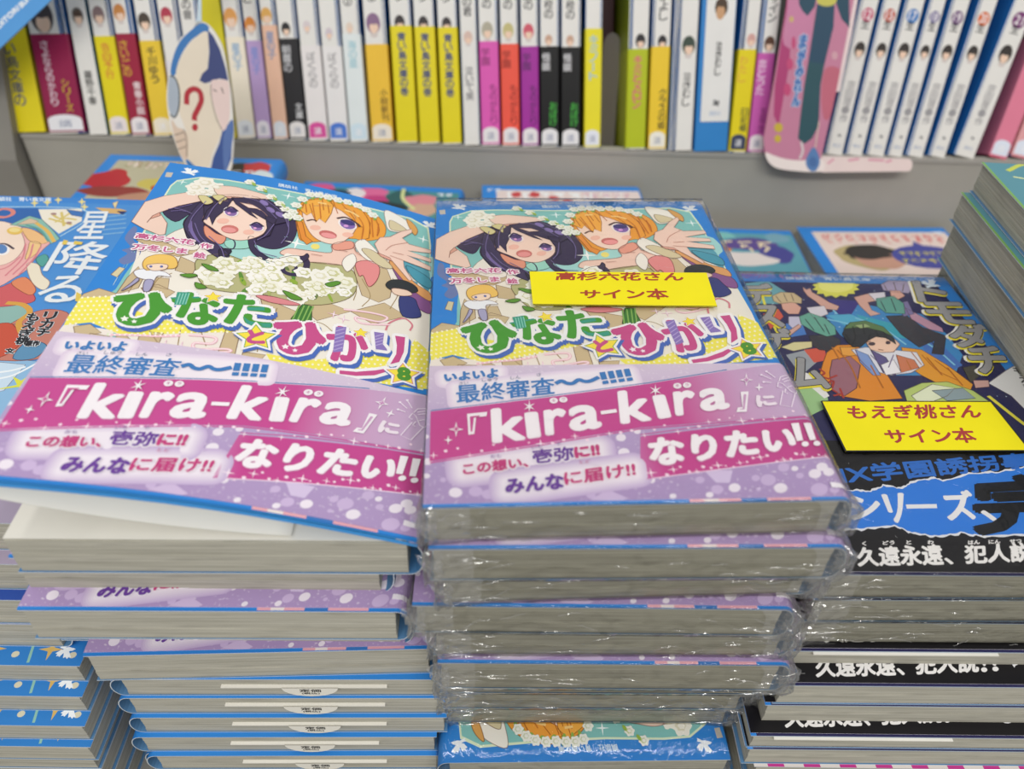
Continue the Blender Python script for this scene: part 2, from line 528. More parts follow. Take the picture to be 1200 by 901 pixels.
def film_mesh(T, seed=1, amp=1.0):
    """thin clear bag around a book: loose wrinkles on the trimmed edge, crumpled gathers at the front corners"""
    r = random.Random(seed); bm = bmesh.new()
    nx, ny, nz = 60, 26, 7; off = .45; top = 1.3
    ph = [(r.uniform(0, 6.28), r.uniform(.08, .3), r.uniform(-.6, .6), r.uniform(.3, 1)) for _ in range(9)]

    def wr(a, b):
        return sum(m*math.sin(a*f*(1+t)+b*t*1.7+q) for q, f, t, m in ph)/4.0
    grid = {}

    def vert(i, j, k):
        key = (i, j, k)
        if key in grid: return grid[key]
        s = i/nx; s = s-.055*math.sin(4*math.pi*s)*1.2
        y = -off+(L+2*off)*(j/ny)**1.7; z = -.12+(T+top+.12)*k/nz
        xr = W-RX+(RX+off)*math.sqrt(max(0, 1-abs(2*k/nz-1)**3.0*.8)); x = -off+(xr+off)*s
        front = j == 0; inner = 0 < k < nz
        if front:
            y -= .25+.75*amp*abs(wr(x*2.4, z*4))*(1 if inner else .15)
            if not inner: y += .3
        if i in (0, nx) and inner: x += (-1 if i == 0 else 1)*(.1+.35*abs(wr(y*2.5, z*4)))
        for cx, sg in ((-off, -1), (W+off, 1)):
            d = math.hypot((x-cx)*.75, (y+off)*1.0)
            if d < 13 and (front or i in (0, nx)) and k < nz:
                kf = (1-d/13)**1.4
                y -= kf*amp*(.9*abs(math.sin(z*1.9+x*1.3+ph[0][0]))+1.5*r.random())
                x += sg*kf*amp*(1.0*abs(math.sin(z*1.5+y*.9+ph[1][0]))+.7*r.random())
                z += kf*1.0*(r.random()-.5)*(1 if inner else .1)
        grid[key] = bm.verts.new((x*MM, y*MM, z*MM)); return grid[key]

    def quad(a, b, c, d, sm=True, m=0):
        v = (vert(*a), vert(*b), vert(*c), vert(*d)); e = v[0].co/MM
        near = e.y < 10 and (e.x < 12 or e.x > W-12)
        if near:
            for t in ((v[0], v[1], v[2]), (v[0], v[2], v[3])):
                f = bm.faces.new(t); f.smooth = False; f.material_index = 1 if e.y < 4 and e.z < T else 0
        else:
            f = bm.faces.new(v); f.smooth = sm; f.material_index = m
    for i in range(nx):
        for j in range(ny):
            quad((i, j, nz), (i+1, j, nz), (i+1, j+1, nz), (i, j+1, nz)); quad((i, j, 0), (i, j+1, 0), (i+1, j+1, 0), (i+1, j, 0))
        for k in range(nz):
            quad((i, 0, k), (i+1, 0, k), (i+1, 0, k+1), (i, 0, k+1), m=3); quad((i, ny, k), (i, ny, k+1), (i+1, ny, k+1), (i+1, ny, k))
    for j in range(ny):
        for k in range(nz):
            quad((0, j, k), (0, j, k+1), (0, j+1, k+1), (0, j+1, k)); quad((nx, j, k), (nx, j+1, k), (nx, j+1, k+1), (nx, j, k+1))
    nbody = len(bm.faces)
    # ears of gathered film standing off the two front corners
    for cx, sg in ((0, -1), (W, 1)):
        for q in range(2):
            nu, nv = 9, 7; V = {}; z0 = T*(.02+.3*q); hh = T*.62
            for a in range(nu+1):
                for b in range(nv+1):
                    u, v = a/nu, b/nv; flare = math.sin(math.pi*v)**.6
                    V[a, b] = bm.verts.new(((cx+sg*(-3.5+u*(5.5+1.6*q)*flare+r.uniform(-.55, .55)))*MM, (-1.0-1.8*flare*(1-abs(2*u-1)**2)+u*2.4+r.uniform(-.6, .6))*MM, (z0+hh*v+r.uniform(-.5, .5)*(0 < b < nv))*MM))
            for a in range(nu):
                for b in range(nv):
                    bm.faces.new((V[a, b], V[a+1, b], V[a+1, b+1])).material_index = 4; bm.faces.new((V[a, b], V[a+1, b+1], V[a, b+1])).material_index = 4
    # sharp creases running over the front face
    for q in range(30):
        x0 = r.choice((r.uniform(0, 16), r.uniform(W-24, W-5), r.uniform(8, W-12))); z0 = r.uniform(.6, T-.6); a = r.choice((r.uniform(-.3, .3), r.uniform(-1.3, 1.3), r.uniform(-1.3, 1.3))); ln = r.uniform(2.5, 11)
        P = []; n = 5
        for m in range(n+1):
            t = m/n; x = x0+ln*t*math.cos(a); z = min(T-.2, max(.2, z0+ln*.5*t*math.sin(a)+r.uniform(-.15, .15)))
            w = .16*math.sin(math.pi*min(.97, max(.03, t))); y = -1.25-.5*r.random()
            P.append([bm.verts.new((x*MM, y*MM, (z+w)*MM)), bm.verts.new((x*MM, (y-.22)*MM, z*MM)), bm.verts.new((x*MM, y*MM, (z-w)*MM))])
        for m in range(n):
            for e in (0, 1):
                f = bm.faces.new((P[m][e], P[m+1][e], P[m+1][e+1], P[m][e+1])); f.material_index = 2
    me = bpy.data.meshes.new('shrink_wrap'); bm.to_mesh(me); bm.free(); me.materials.append(film_mat()); me.materials.append(film_mat(.08, (.82, .82, .80))); me.materials.append(film_mat(.14)); me.materials.append(film_mat(0, (.80, .80, .775))); me.materials.append(film_mat(.10)); return me        # dull film; the darker front and corner tint also paints in weaker light


def pose(o, fl, z_bottom, yaw=0.0, turned=False, sx=1.0, sz=1.0):
    """put a flat book with its front left corner at fl (x, y) mm"""
    o.scale = (sx, 1, sz)
    a = math.radians(yaw)
    if turned:
        ex, ey = np.array([math.cos(a), math.sin(a)]), np.array([-math.sin(a), math.cos(a)])
        p = np.array(fl[:2])+ex*W*sx+ey*L
        o.location = wv((p[0], p[1], z_bottom)); o.rotation_euler = (0, 0, a+math.pi)
    else:
        o.location = wv((fl[0], fl[1], z_bottom)); o.rotation_euler = (0, 0, a)
    return o

# ------------------------------------------------------------------ sheet coordinates from the photograph


def sheet_tf(fl, z, yaw, sx=1.0):
    a = math.radians(yaw); c, s = math.cos(a), math.sin(a)

    def f(px, py):
        p = at(px, py, z); dx, dy = p[0]-fl[0], p[1]-fl[1]
        return ((dx*c+dy*s)/sx, L-(-dx*s+dy*c))
    return f


def homog_tf(dst):
    src = [(0, 0), (W, 0), (W, L), (0, L)]; A = []
    for (x, y), (u, v) in zip(dst, src):
        A.append([x, y, 1, 0, 0, 0, -u*x, -u*y, -u]); A.append([0, 0, 0, x, y, 1, -v*x, -v*y, -v])
    H = np.linalg.svd(np.array(A, float))[2][-1].reshape(3, 3)

    def f(px, py):
        q = H @ np.array([px, py, 1.0]); return (q[0]/q[2], q[1]/q[2])
    return f


def zoomed(f, x0, y0, s): return lambda p: f(x0+p[0]/s, y0+p[1]/s)


M1P = ((0.68, 0.45), 150.0, 2.9)
R1P = ((118.5, 11.2), 111.0, 0.7)
tM = sheet_tf(*M1P); tL = homog_tf([(201.6, 195.2), (525.4, 259.1), (493.8, 634.3), (-36.6, 564.2)]); tR = sheet_tf(*R1P)
zA = zoomed(tL, 180, 190, 7.5); zB = zoomed(tL, 320, 210, 6.316); zC = zoomed(tL, 120, 270, 5.714); zD = zoomed(tL, 290, 310, 5.714)
zH = zoomed(tL, 130, 190, 3.077)
zE = zoomed(tM, 490, 420, 4.444); zG = zoomed(tM, 750, 420, 4.444); zU = zoomed(tM, 500, 230, 4.0); zV = zoomed(tM, 640, 230, 4.0)
zR = zoomed(tR, 840, 200, 3.333); zS = zoomed(tR, 840, 430, 3.333); zT = zoomed(tR, 910, 400, 4.138)
BT = 0.5*(zE((45, 52))[1]+zG((720, 25))[1])          # top edge of the paper band


def dove(a, cx, cy, s, col='#f2f6fa', ly=4, fl=1):
    """small flying bird printed in the corner"""
    for p in ('-1.8,.2 0,-.6 1.6,.4 1.4,1.4 -.4,1.6 -1.6,1.2', '-.6,.2 -2.6,-2.6 -1.7,-2.6 -1.4,-3.3 -.5,-2.5 .2,-3 .9,-.5', '.2,.3 1.8,-2.6 2.3,-2.1 3.1,-2.3 2.9,-1.4 3.8,-1.1 2.2,.5', '1,.6 3.2,1.3 2.6,1.8 2.9,2.6 1.5,1.9 .4,1.3', '-2.2,.4 -3,.8 -2.1,1.1'):
        a.poly([(cx+fl*x*s, cy+y*s) for x, y in pts(p)], col, ly, tf=lambda q: q)
    a.poly(ellipse(cx-fl*1.7*s, cy+.65*s, .75*s, .65*s, 10), col, ly, tf=lambda q: q)


def flower(a, cx, cy, r, ly=7, c1='#f6f3ea', c2='#e3ddbd', rnd=random, tf=None):
    t = tf or (lambda q: q); n = 6; ph = rnd.uniform(0, 1)
    pp = []
    for k in range(24):
        th = 2*math.pi*k/24; rr = r*(1+.13*math.cos(n*th+ph)); pp.append((cx+rr*math.cos(th), cy+rr*math.sin(th)))
    a.poly(pp, c1, ly, tf=t); a.poly([(cx+(x-cx)*.55+.1*r, cy+(y-cy)*.5) for x, y in pp], c2, ly+1, tf=t)
    a.poly([(cx+(x-cx)*.36, cy+(y-cy)*.33) for x, y in pp], c1, ly+2, tf=t)


def sparkle(a, cx, cy, r, col='#fbf3f8', ly=8, tf=None, k=.16):
    a.poly(star(cx, cy, r, r*k, 4), col, ly, tf=tf or (lambda q: q))


def jacket_art():
    a = Art(); I = lambda q: q; R = random.Random(4)
    a.poly([(0, 0), (W, 0), (W, L), (0, L)], BLUE, 0)
    # picture panel with a pale rim
    rim = '165,335 200,250 222,200 262,172 330,165 430,160 700,215 1080,300 1300,330'
    def H(s, c, ly=2, sm=True):
        a.poly(s, c, ly, sm, tf=zH)
        if ly >= 5 and c not in ('#f2e860', BLUE):      # drawn contour of the illustration, in a darker tone of its fill
            q = lin(c); d = '#'+''.join('%02x' % int(255*(12.92*x if x < .0031308 else 1.055*x**(1/2.4)-.055)) for x in (q[0]*.36, q[1]*.27, q[2]*.27))
            a.contour(pts(s), .26, d, ly+.4, sm, tf=zH)
    H('178,175 222,102 245,84 330,76 430,92 640,135 860,174 1075,208 1140,236 1148,300 1143,640 1120,820 0,720 0,500', '#dfeccb', 1, False)
    H('184,178 226,106 247,88 330,80 430,96 640,139 860,178 1072,212 1134,240 1142,300 1137,640 1110,810 10,710 10,500', '#86c4c0', 2, False)
    H('430,330 700,300 860,330 1135,330 1135,420 700,420 430,400', '#a7d9d6', 3)
    H('1040,330 1135,380 1135,470 1060,420', '#5aa3b8', 4)
    # blue lower left of the panel, grey hair strand, white dress
    H('0,500 0,420 62,330 100,270 130,300 110,360 60,430 30,480', BLUE, 3, False)
    H('60,290 90,250 105,260 92,300 120,330 105,372 60,390 40,372 70,350 50,335 80,325', '#6f7fb0', 4)
    H('12,425 42,398 62,405 34,436', '#d9cda6', 5, False)
    H('25,505 70,450 100,370 110,300 180,330 330,330 420,400 500,470 620,400 860,380 980,345 1060,400 1140,470 1143,640 1120,800 400,800 0,700', '#efe9de', 4, False)
    H('60,520 1138,520 1138,812 420,800 60,735', '#efe9de', 4, False)
    H('-150,598 60,640 440,640 440,810 -300,780', '#efe6de', 4, False); H('-85,492 -30,474 40,500 30,508 -100,508', '#cdb892', 5, False); H('-120,612 -60,606 -20,640 -110,660', '#cdb892', 5, False); H('-60,640 10,655 0,700 -80,690', '#cdb892', 5, False)
    # dress folds
    for s in ('100,300 150,290 240,330 330,330 310,360 250,370 190,350', '30,500 70,440 110,400 130,440 110,480', '120,480 180,470 240,500 210,520 140,510', '260,370 320,400 300,440 240,420',
              '860,370 990,400 1010,450 1000,500 960,520 900,500 880,440', '540,520 640,560 720,590 620,640 560,600', '640,520 740,520 860,560 740,600', '860,560 980,520 1060,560 940,600',
              '0,690 50,640 120,700 90,720', '120,640 200,650 170,720 100,700', '420,640 470,650 440,780 380,760', '480,720 560,730 530,760 470,750', '140,470 150,440 220,450 215,490'):
        H(s, '#cdb892', 5, False)
    H('200,300 290,260 330,300 320,345 260,340', '#efe9de', 6)
    # girl with long dark hair: hair mass, locks
    H('195,200 235,185 330,160 430,145 560,165 640,215 670,262 655,318 610,345 560,345 500,320 420,300 350,300 300,330 268,250 290,215 240,240', '#3a3050', 6)
    H('335,170 285,225 272,262 300,310 345,345 380,372 412,388 432,372 405,340 372,318 345,285 342,240', '#40365a', 8)
    H('300,240 285,262 310,310 360,345 330,320 305,275', '#7a6aa6', 9)
    H('395,350 420,345 440,355 425,375 400,398 372,402 395,380', '#2f2740', 8)
    H('500,305 528,312 520,338 548,365 590,384 650,372 690,372 706,362 712,375 690,395 640,398 585,396 535,380 505,350', '#3a3050', 9)
    a.line(pts('690,372 705,395 695,425 660,440 625,430 622,408 650,400 668,415 655,426'), [2.6, 1.0], '#3a3050', 9, tf=zH)
    a.line(pts('420,300 450,320 448,345 425,350'), .5, '#3a3050', 9, tf=zH)
    # raised arm and hand shielding the eyes
    H('84,232 132,160 200,142 290,132 330,140 330,168 250,182 185,203 212,245 205,285 185,288 130,262', '#f1d2c2', 8, False)
    H('185,203 160,214 140,238 150,226 188,215', '#dca693', 9, False)
    H('380,118 440,118 505,135 560,152 592,168 520,166 450,156 395,150', '#f1d2c2', 10)
    H('400,150 470,150 540,164 470,170', '#e2ad9b', 9)
    # face
    H('338,238 368,196 400,172 500,182 568,232 563,280 530,306 470,318 420,304 375,272', '#f6d8c8', 10)
    H('345,260 385,290 420,305 400,330 350,300', '#e59a80', 9)
    H('420,316 505,318 500,345 430,345', '#9fd8c8', 8)
    # fringe
    H('336,244 352,205 395,170 450,160 418,205 385,232 372,260 362,228', '#3a3050', 11, False)
    H('440,160 560,168 640,225 640,250 590,262 540,232 505,212 532,240 505,225 455,185', '#3a3050', 11, False)
    H('560,230 600,240 575,300 545,312 566,275', '#3a3050', 11, False)
    H('470,180 515,190 540,205 500,200', '#f6d8c8', 12, False)
    for x, y in ((555,182), (578,208), (610,225)):
        a.poly(ellipse(x, y, 17, 8, 12, .5), '#8a78b4', 12, tf=zH)
    # eyes, cheeks, mouth (plain illustrated figure)
    for x, y, rx, ry in ((438,213,25,15), (529,270,24,13)):
        a.poly(ellipse(x, y, rx+3, ry+3, 16, .25), '#f7efee', 12, tf=zH)
        a.poly(ellipse(x, y+1, rx-3, ry, 16, .25), '#8d6cab', 13, tf=zH); a.poly(ellipse(x, y-4, rx-4, ry*.55, 14, .25), '#4b3a72', 14, tf=zH)
        a.poly(ellipse(x-6, y+6, 6, 4, 10), '#e6a8d6', 15, tf=zH)
        a.line(pts('%f,%f %f,%f %f,%f' % (x-rx, y-4, x, y-ry-2, x+rx, y)), .8, '#33284a', 15, tf=zH)
    a.poly(ellipse(410, 245, 22, 10, 12), '#f3bfae', 11, tf=zH); a.poly(ellipse(500, 288, 20, 9, 12), '#f3bfae', 11, tf=zH)
    a.poly(ellipse(434, 277, 31, 15, 16, .1), '#d07a74', 12, tf=zH); a.poly(ellipse(432, 281, 25, 10, 14, .1), '#e99a98', 13, tf=zH)
    # white rose on the wrist, leaves
    for x, y, r in ((310,115,26), (345,100,30), (385,118,26), (338,135,22), (370,138,22), (300,135,16)):
        flower(a, *zH((x, y)), r/3.077/3.1*1.25, 9, '#f5f1e6', '#e2dcc4', R)
    for s in ('322,150 352,152 375,175 345,182', '372,152 405,150 425,165 395,172', '395,172 415,160 400,185'):
        H(s, '#d9cf96', 12)
    for x, y in ((505, 105), (545, 130), (580, 160), (610, 185), (630, 205)):
        flower(a, *zH((x, y)), 2.0, 12, '#f4f2ea', '#cfd6a0', R)
        a.poly(ellipse(x+14, y+8, 9, 5, 8, .6), '#9dbb4e', 12, tf=zH)
    # girl with short orange hair
    H('668,215 690,175 750,160 830,165 905,185 960,215 985,250 978,285 940,300 900,305 860,300 700,320 672,280', '#eea23c', 6)
    H('668,240 690,250 702,300 725,318 705,330 685,310', '#e8923a', 8, False)
    H('690,215 730,190 850,195 882,245 862,290 815,322 760,318 715,285', '#f8dccb', 8)
    H('680,205 700,172 770,162 800,185 792,215 770,250 750,235 738,248 722,215 705,225', '#f3b048', 9, False)
    H('790,170 850,175 905,200 930,240 925,295 898,305 905,260 870,235 830,205 800,190', '#efa43e', 9, False)
    for s in ('725,180 735,240', '750,175 755,235', '870,200 905,250 900,300', '700,180 705,215', '935,220 940,290', '960,240 955,285'):
        a.line(pts(s), .5, '#c9742a', 10, tf=zH)
    a.line(pts('705,245 725,240 740,244'), .8, '#5a3f3c', 10, tf=zH)
    x, y, rx, ry = 850, 250, 32, 17
    a.poly(ellipse(x, y, rx+3, ry+3, 16, .2), '#f7efee', 10, tf=zH); a.poly(ellipse(x, y+1, rx-4, ry, 16, .2), '#8668b0', 11, tf=zH)
    a.poly(ellipse(x, y-5, rx-5, ry*.5, 14, .2), '#3f3a78', 12, tf=zH); a.poly(ellipse(x-6, y+8, 9, 5, 10), '#d8a0de', 12, tf=zH)
    a.line(pts('812,232 845,228 885,248 892,258'), .9, '#4a3238', 12, tf=zH)
    a.poly(ellipse(780, 291, 32, 14, 16, .15), '#c9706c', 10, tf=zH); a.poly(ellipse(782, 295, 27, 9, 14, .15), '#ee9d9d', 11, tf=zH)
    a.poly(ellipse(735, 268, 20, 9, 12), '#f4c0ad', 9, tf=zH); a.poly(ellipse(850, 288, 20, 9, 12), '#f4c0ad', 9, tf=zH)
    H('795,325 870,312 880,345 930,360 880,395 740,395 690,385 640,375 610,362 640,345 700,350 790,355', '#f2cdbd', 7)
    H('800,322 862,310 868,335 805,345', '#e9a08c', 8)
    for s in ('350,170 300,230 290,280', '420,155 380,190 350,240', '480,160 540,180 600,240', '560,170 620,220 640,270', '310,250 330,300 370,340', '360,300 400,340 415,380', '520,320 540,360 600,378', '230,190 270,200 300,215', '590,260 560,300 530,318', '640,240 640,290 615,330'):
        a.line(pts(s), .35, '#75689a', 12, tf=zH)
    for s in ('215,192 260,186 300,178', '225,200 260,200 280,205'): a.line(pts(s), .5, '#6c5f92', 9, tf=zH)
    for s in ('700,165 690,200', '760,165 765,205', '800,175 815,215', '830,180 870,225 885,260', '900,195 925,235 930,280', '950,225 962,260 955,285', '680,195 672,240', '715,185 725,215', '780,185 785,215'):
        a.line(pts(s), .35, '#b8661f', 11, tf=zH)
    for s in ('745,178 760,180 775,182', '840,200 870,210 890,222'): a.line(pts(s), 1.0, '#f9d48a', 11, tf=zH)
    for s in ('1065,300 1010,315 985,335', '1050,345 1010,340', '1048,365 1000,352', '870,330 880,350 900,362', '820,345 850,350', '720,365 760,370'): a.line(pts(s), .25, '#b98272', 13, tf=zH)
    for s in ('60,520 110,440 150,400', '150,500 180,450 230,430', '500,560 520,620 500,680', '600,560 580,620 560,660', '700,600 760,610 800,640', '900,440 930,500 900,540', '860,420 880,480 870,520', '1010,430 1030,480 1000,540', '330,640 350,700', '260,640 250,700', '150,640 190,700', '540,640 530,720'):
        a.line(pts(s), .35, '#a58d66', 6, tf=zH)
    # flower crown
    for k, (x, y) in enumerate(((655, 215), (668, 190), (690, 168), (718, 150), (748, 152), (780, 158), (815, 166), (850, 172), (885, 182), (915, 195), (940, 212), (640, 230), (672, 235))):
        a.poly(ellipse(x+8, y+6, 13, 7, 9, .5*k), '#8fb552', 11, tf=zH)
        flower(a, *zH((x, y)), 2.1, 12, '#f2f3ec', '#d6dcc0', R)
    # ruffles and open hand
    for s in ('875,320 905,300 935,320 960,345 990,370 950,385 900,360', '840,370 870,355 880,385 850,420 830,395', '985,190 1050,215 1095,250 1060,262 1000,262 985,230'):
        H(s, '#f3efe6', 9)
    for s in ('900,340 930,335 975,360 1010,395 960,390', '1000,225 1040,240 1060,258 1005,258'):
        H(s, '#d8cba6', 10)
    H('1060,215 1085,230 1100,252 1090,270 1070,245', '#dca45a', 10)
    H('945,315 965,290 1000,285 1040,262 1078,250 1080,262 1045,285 1070,305 1148,318 1148,330 1065,328 1148,350 1148,362 1062,345 1148,378 1146,392 1048,365 1052,390 1080,430 1070,436 1010,372 968,358', '#f3d2c3', 11, False)
    H('955,345 1000,360 1010,372 968,358', '#e5ab9a', 12, False)
    H('878,388 925,375 962,395 955,440 925,468 905,430 890,432', '#e58f8f', 9)
    H('1000,380 1020,375 1090,440 1143,470 1143,500 1075,460', '#e2a468', 9)
    H('1010,395 1050,430 1143,500 1143,545 1090,520 1040,450', '#8b5a92', 8)
    H('1060,380 1143,420 1143,455 1085,425', '#4f9db4', 9)
    # bouquet
    H('310,400 345,372 420,368 500,395 600,400 700,392 840,400 880,440 870,500 800,535 700,545 560,515 430,505 340,480', '#b8b684', 7)
    for k in range(26):
        t = R.uniform(0, 6.28); q = math.sqrt(R.random()); x, y = 600+270*q*math.cos(t), 455+75*q*math.sin(t)+.06*(600+270*q*math.cos(t)-600)
        a.poly(ellipse(x, y, R.uniform(14, 26), R.uniform(5, 9), 9, R.uniform(0, 3)), R.choice(['#8fae3c', '#5f8f3a', '#a9b46a', '#6d7f46']), 8, tf=zH)
    for k in range(64):
        t = R.uniform(0, 6.28); q = math.sqrt(R.random()); x, y = 600+262*q*math.cos(t), 452+74*q*math.sin(t)+.06*262*q*math.cos(t)
        flower(a, *zH((x, y)), R.choice([1.0, 1.3, 2.2, 3.2, 3.8]), 9, R.choice(['#f5f3ea', '#efeede', '#f7f5f0']), R.choice(['#d9d6ae', '#e6e3c8', '#cfcf9c']), R)
    for s in ('312,470 340,480 352,492 318,492', '258,440 300,438 320,445 290,452', '335,402 372,412 395,430 360,425', '770,470 810,458 825,465 790,480', '620,500 660,512 690,530 650,530'):
        H(s, '#5d9433', 13)
    H('648,600 690,545 722,550 722,612', '#3f7a35', 9, False)
    for x in (662, 680, 697, 712): a.line([(x-8, 604), (x+16, 550)], .5, '#86b45c', 10, tf=zH, sm=False)
    H('525,518 590,522 680,545 640,550 570,540', '#dd8a90', 9)
    # small figures beside the title
    H('125,395 140,370 185,360 235,370 250,398 235,415 180,412 140,418', '#f0c668', 10)
    H('140,400 180,395 215,402 205,418 160,420', '#f6dcc6', 11); a.poly(ellipse(155, 405, 6, 4, 8), '#5c6fae', 12, tf=zH); a.poly(ellipse(193, 407, 6, 4, 8), '#5c6fae', 12, tf=zH)
    H('95,420 130,412 200,425 225,445 180,440 165,460 150,455 130,450 105,440', '#eef0f6', 10)
    H('112,455 75,480 50,490 85,462 105,445', '#a9a6c8', 11); H('135,455 165,458 150,495 128,492', '#a9a6c8', 11)
    H('985,458 1005,438 1050,435 1090,450 1100,470 1070,478 1010,475', '#2d3236', 10); H('1010,468 1060,470 1080,485 1040,492 1012,484', '#f0d3be', 11)
    H('1035,495 1085,495 1100,520 1110,560 1045,562', '#39417e', 10)
    # credits in pink
    T = lambda b, q, c, ly=14, bold=0, ol=(), tf=zH: a.text(b, q, c, ly, bold, ol, tf=tf)
    wo = lambda r, c='#f6e9ee': [(c, r, (0, 0), 13)]
    T('高杉六花', '108,278 310,315 305,332 98,296', '#c65a8e', 14, .12, wo(.7)); T('作', '332,325 372,332 370,350 330,343', '#c65a8e', 14, .12, wo(.7))
    T('万冬しま', '95,318 285,345 280,365 88,338', '#c65a8e', 14, .12, wo(.7)); T('絵', '312,358 350,364 346,384 308,378', '#c65a8e', 14, .12, wo(.7))
    T('講談社　青い鳥文庫', '605,108 812,148 812,158 605,120', '#dcebf8', 6, .05)
    dove(a, *zH((287, 55)), 1.0); dove(a, 107.5, 6.5, 1.0, fl=-1)
    H('208,52 232,55 224,72 202,69', '#c8c0b4', 4, False)
    sparkle(a, *zH((265, 92)), 2.4, '#e8f6f2', 5); sparkle(a, *zH((640, 155)), 3, '#f2fbfa', 5); sparkle(a, *zH((1120, 280)), 3, '#f2fbfa', 5); sparkle(a, *zH((668, 325)), 4.5, '#fbfdf8', 7)
    a.poly(ellipse(735, 335, 16, 10), '#f3e27c', 5, tf=zH)
    # yellow dotted ribbons behind the title
    for s, d in (('-108,506 45,506 90,560 260,620 420,625 440,650 60,655 -60,600 -155,606', ((-150, 500, 440, 655))), ('560,725 700,745 1060,690 1090,640 1143,680 1143,815 1000,812 800,790 600,790', (560, 640, 1143, 815))):
        H(s, '#f2e860', 6, False)
        P = pts(s)
        for yy in range(d[1]+6, d[3], 16):
            for xx in range(d[0]+8+(yy//16 % 2)*10, d[2], 21):
                ins = False; j = len(P)-1
                for i in range(len(P)):
                    if (P[i][1] > yy) != (P[j][1] > yy) and xx < (P[j][0]-P[i][0])*(yy-P[i][1])/(P[j][1]-P[i][1])+P[i][0]: ins = not ins
                    j = i
                if ins: a.poly(ellipse(xx, yy, 4.6, 3.8, 8), '#faf6d8', 7, tf=zH)
    a.line(pts('10,650 100,655 180,662 260,662'), 1.0, '#f3c6d2', 7, tf=zH)
    for k in range(14): a.poly(ellipse(10+18*k, 650+.9*k, 4, 3.2, 8), '#fbeef0', 8, tf=zH)
    for s in ('290,660 380,670 372,692 310,690 318,712 420,712 430,722 330,724', '835,555 930,560 990,572 960,590 880,580 900,600 1000,598', ):
        a.line(pts(s), 1.0, '#f0bccb', 8, tf=zH); a.line(pts(s), .45, '#fbe6ea', 9, tf=zH)
    a.line(pts('985,618 1000,590 1050,570 1080,590 1072,612'), .7, '#d98492', 8, tf=zH)
    for x, y in ((205, 692), (262, 700), (800, 575), (835, 590)): sparkle(a, *zH((x, y)), 2.4, '#e9b9d4', 8); sparkle(a, *zH((x, y)), 1.5, '#fbf0f4', 9)
    # title
    green, mag, teal, pur, shadow = '#4a9a35', '#c8508c', '#3f9c86', '#8d78bd', '#4a6cbc'
    ol = [('#f4f2f4', 2.15, (0, 0), 12), (shadow, 2.15, (1.0, 1.7), 11)]
    T('ひ', '125,487 468,487 465,688 122,688', green, 14, 1.15, ol, zC); T('な', '484,482 790,505 780,700 540,700', green, 14, .75, ol, zC); T('た', '838,500 1120,528 1128,724 830,690', green, 14, .75, ol, zC)
    T('ひ', '198,456 508,460 498,655 206,655', mag, 14, 1.15, ol, zD); T('か', '525,466 790,480 782,680 560,690', mag, 14, .75, ol, zD)
    D2 = lambda s, c, ly=14, sm=False: a.poly(s, c, ly, sm, tf=zD)
    for q, c in (('838,484 905,488 895,560 922,590 925,602 850,598', pur), ('978,498 1045,502 1036,600 1005,670 945,690 985,620 990,560', mag), ('610,756 720,758 850,738 920,720 925,740 840,772 720,785 610,780', mag)):
        P = pts(q)
        for dx, dy, sc, cc, ly in ((14, 22, 26, shadow, 11), (0, 0, 26, '#f4f2f4', 12)):
            for k in range(14):
                w = 2*math.pi*k/14; a.poly([(x+dx+sc*math.cos(w), y+dy+sc*.75*math.sin(w)) for x, y in P], cc, ly, tf=zD)
        D2(q, c)
    for q in ('586,470 655,466 630,630 566,640', ): D2(q, pur, 15)
    for k in range(6): a.line([(580-2*k, 500+25*k), (645-3*k, 478+25*k)], .35, '#b9abdb', 16, tf=zD, sm=False)
    for k in range(4): a.line([(845, 515+20*k), (900, 495+20*k)], .35, '#b9abdb', 16, tf=zD, sm=False)
    a.poly('520,480 600,484 575,570 500,566', teal, 15, tf=zC); a.poly('475,515 660,515 672,525 480,525', teal, 15, tf=zC)
    a.poly('975,590 1090,585 1092,610 980,610', teal, 15, tf=zC); a.poly('952,650 990,680 1060,695 1135,692 1130,722 1040,722 975,700', teal, 15, tf=zC)
    for k in range(4): a.line([(515+20*k, 565), (540+20*k, 490)], .35, '#8fd0c0', 16, tf=zC, sm=False)
    for (x, y, r, tf, ly) in ((755, 520, 58, zC, 16), (750, 497, 50, zD, 16)):
        a.poly(star(x, y, r*1.25, r*.62, sy=.62), '#f4f2f4', ly-1, tf=tf); a.poly(star(x, y, r*1.08, r*.52, sy=.62), '#d8a838', ly, tf=tf); a.poly(star(x, y, r*.92, r*.44, sy=.62), '#f6e14a', ly+1, tf=tf)
    for (x, y, r, tf) in ((1035, 790, 130, zC), (1030, 750, 112, zD)):
        a.poly(star(x+12, y+16, r*1.3, r*.72, sy=.64), shadow, 15, tf=tf); a.poly(star(x, y, r*1.28, r*.72, sy=.64), '#f4f2f4', 16, tf=tf)
        a.poly(star(x, y, r*1.06, r*.55, sy=.64), '#5c9a3c' if tf is zC else '#cf6a8c', 17, tf=tf); a.poly(star(x, y, r*.97, r*.5, sy=.64), '#f6e14a', 18, tf=tf)
    T('と', '985,745 1085,745 1085,828 980,828', mag, 19, .5, (), zC); T('8', '1000,708 1072,708 1076,785 1000,785', '#4f9436', 19, .55, (), zD)
    for x, y, r in ((175, 650, 32), (238, 672, 22)): a.poly(star(x, y, r, r*.5, sy=.7), '#f2f4ec', 16, tf=zC)
    for x, y, r in ((255, 618, 28), (318, 640, 20)): a.poly(star(x, y, r, r*.5, sy=.7), '#f6ecf2', 16, tf=zD)
    H('988,828 1135,838 1060,864 1000,848', '#8e4a86', 8, False)
    # coloured bottom edge of the picture
    e = L-1.0
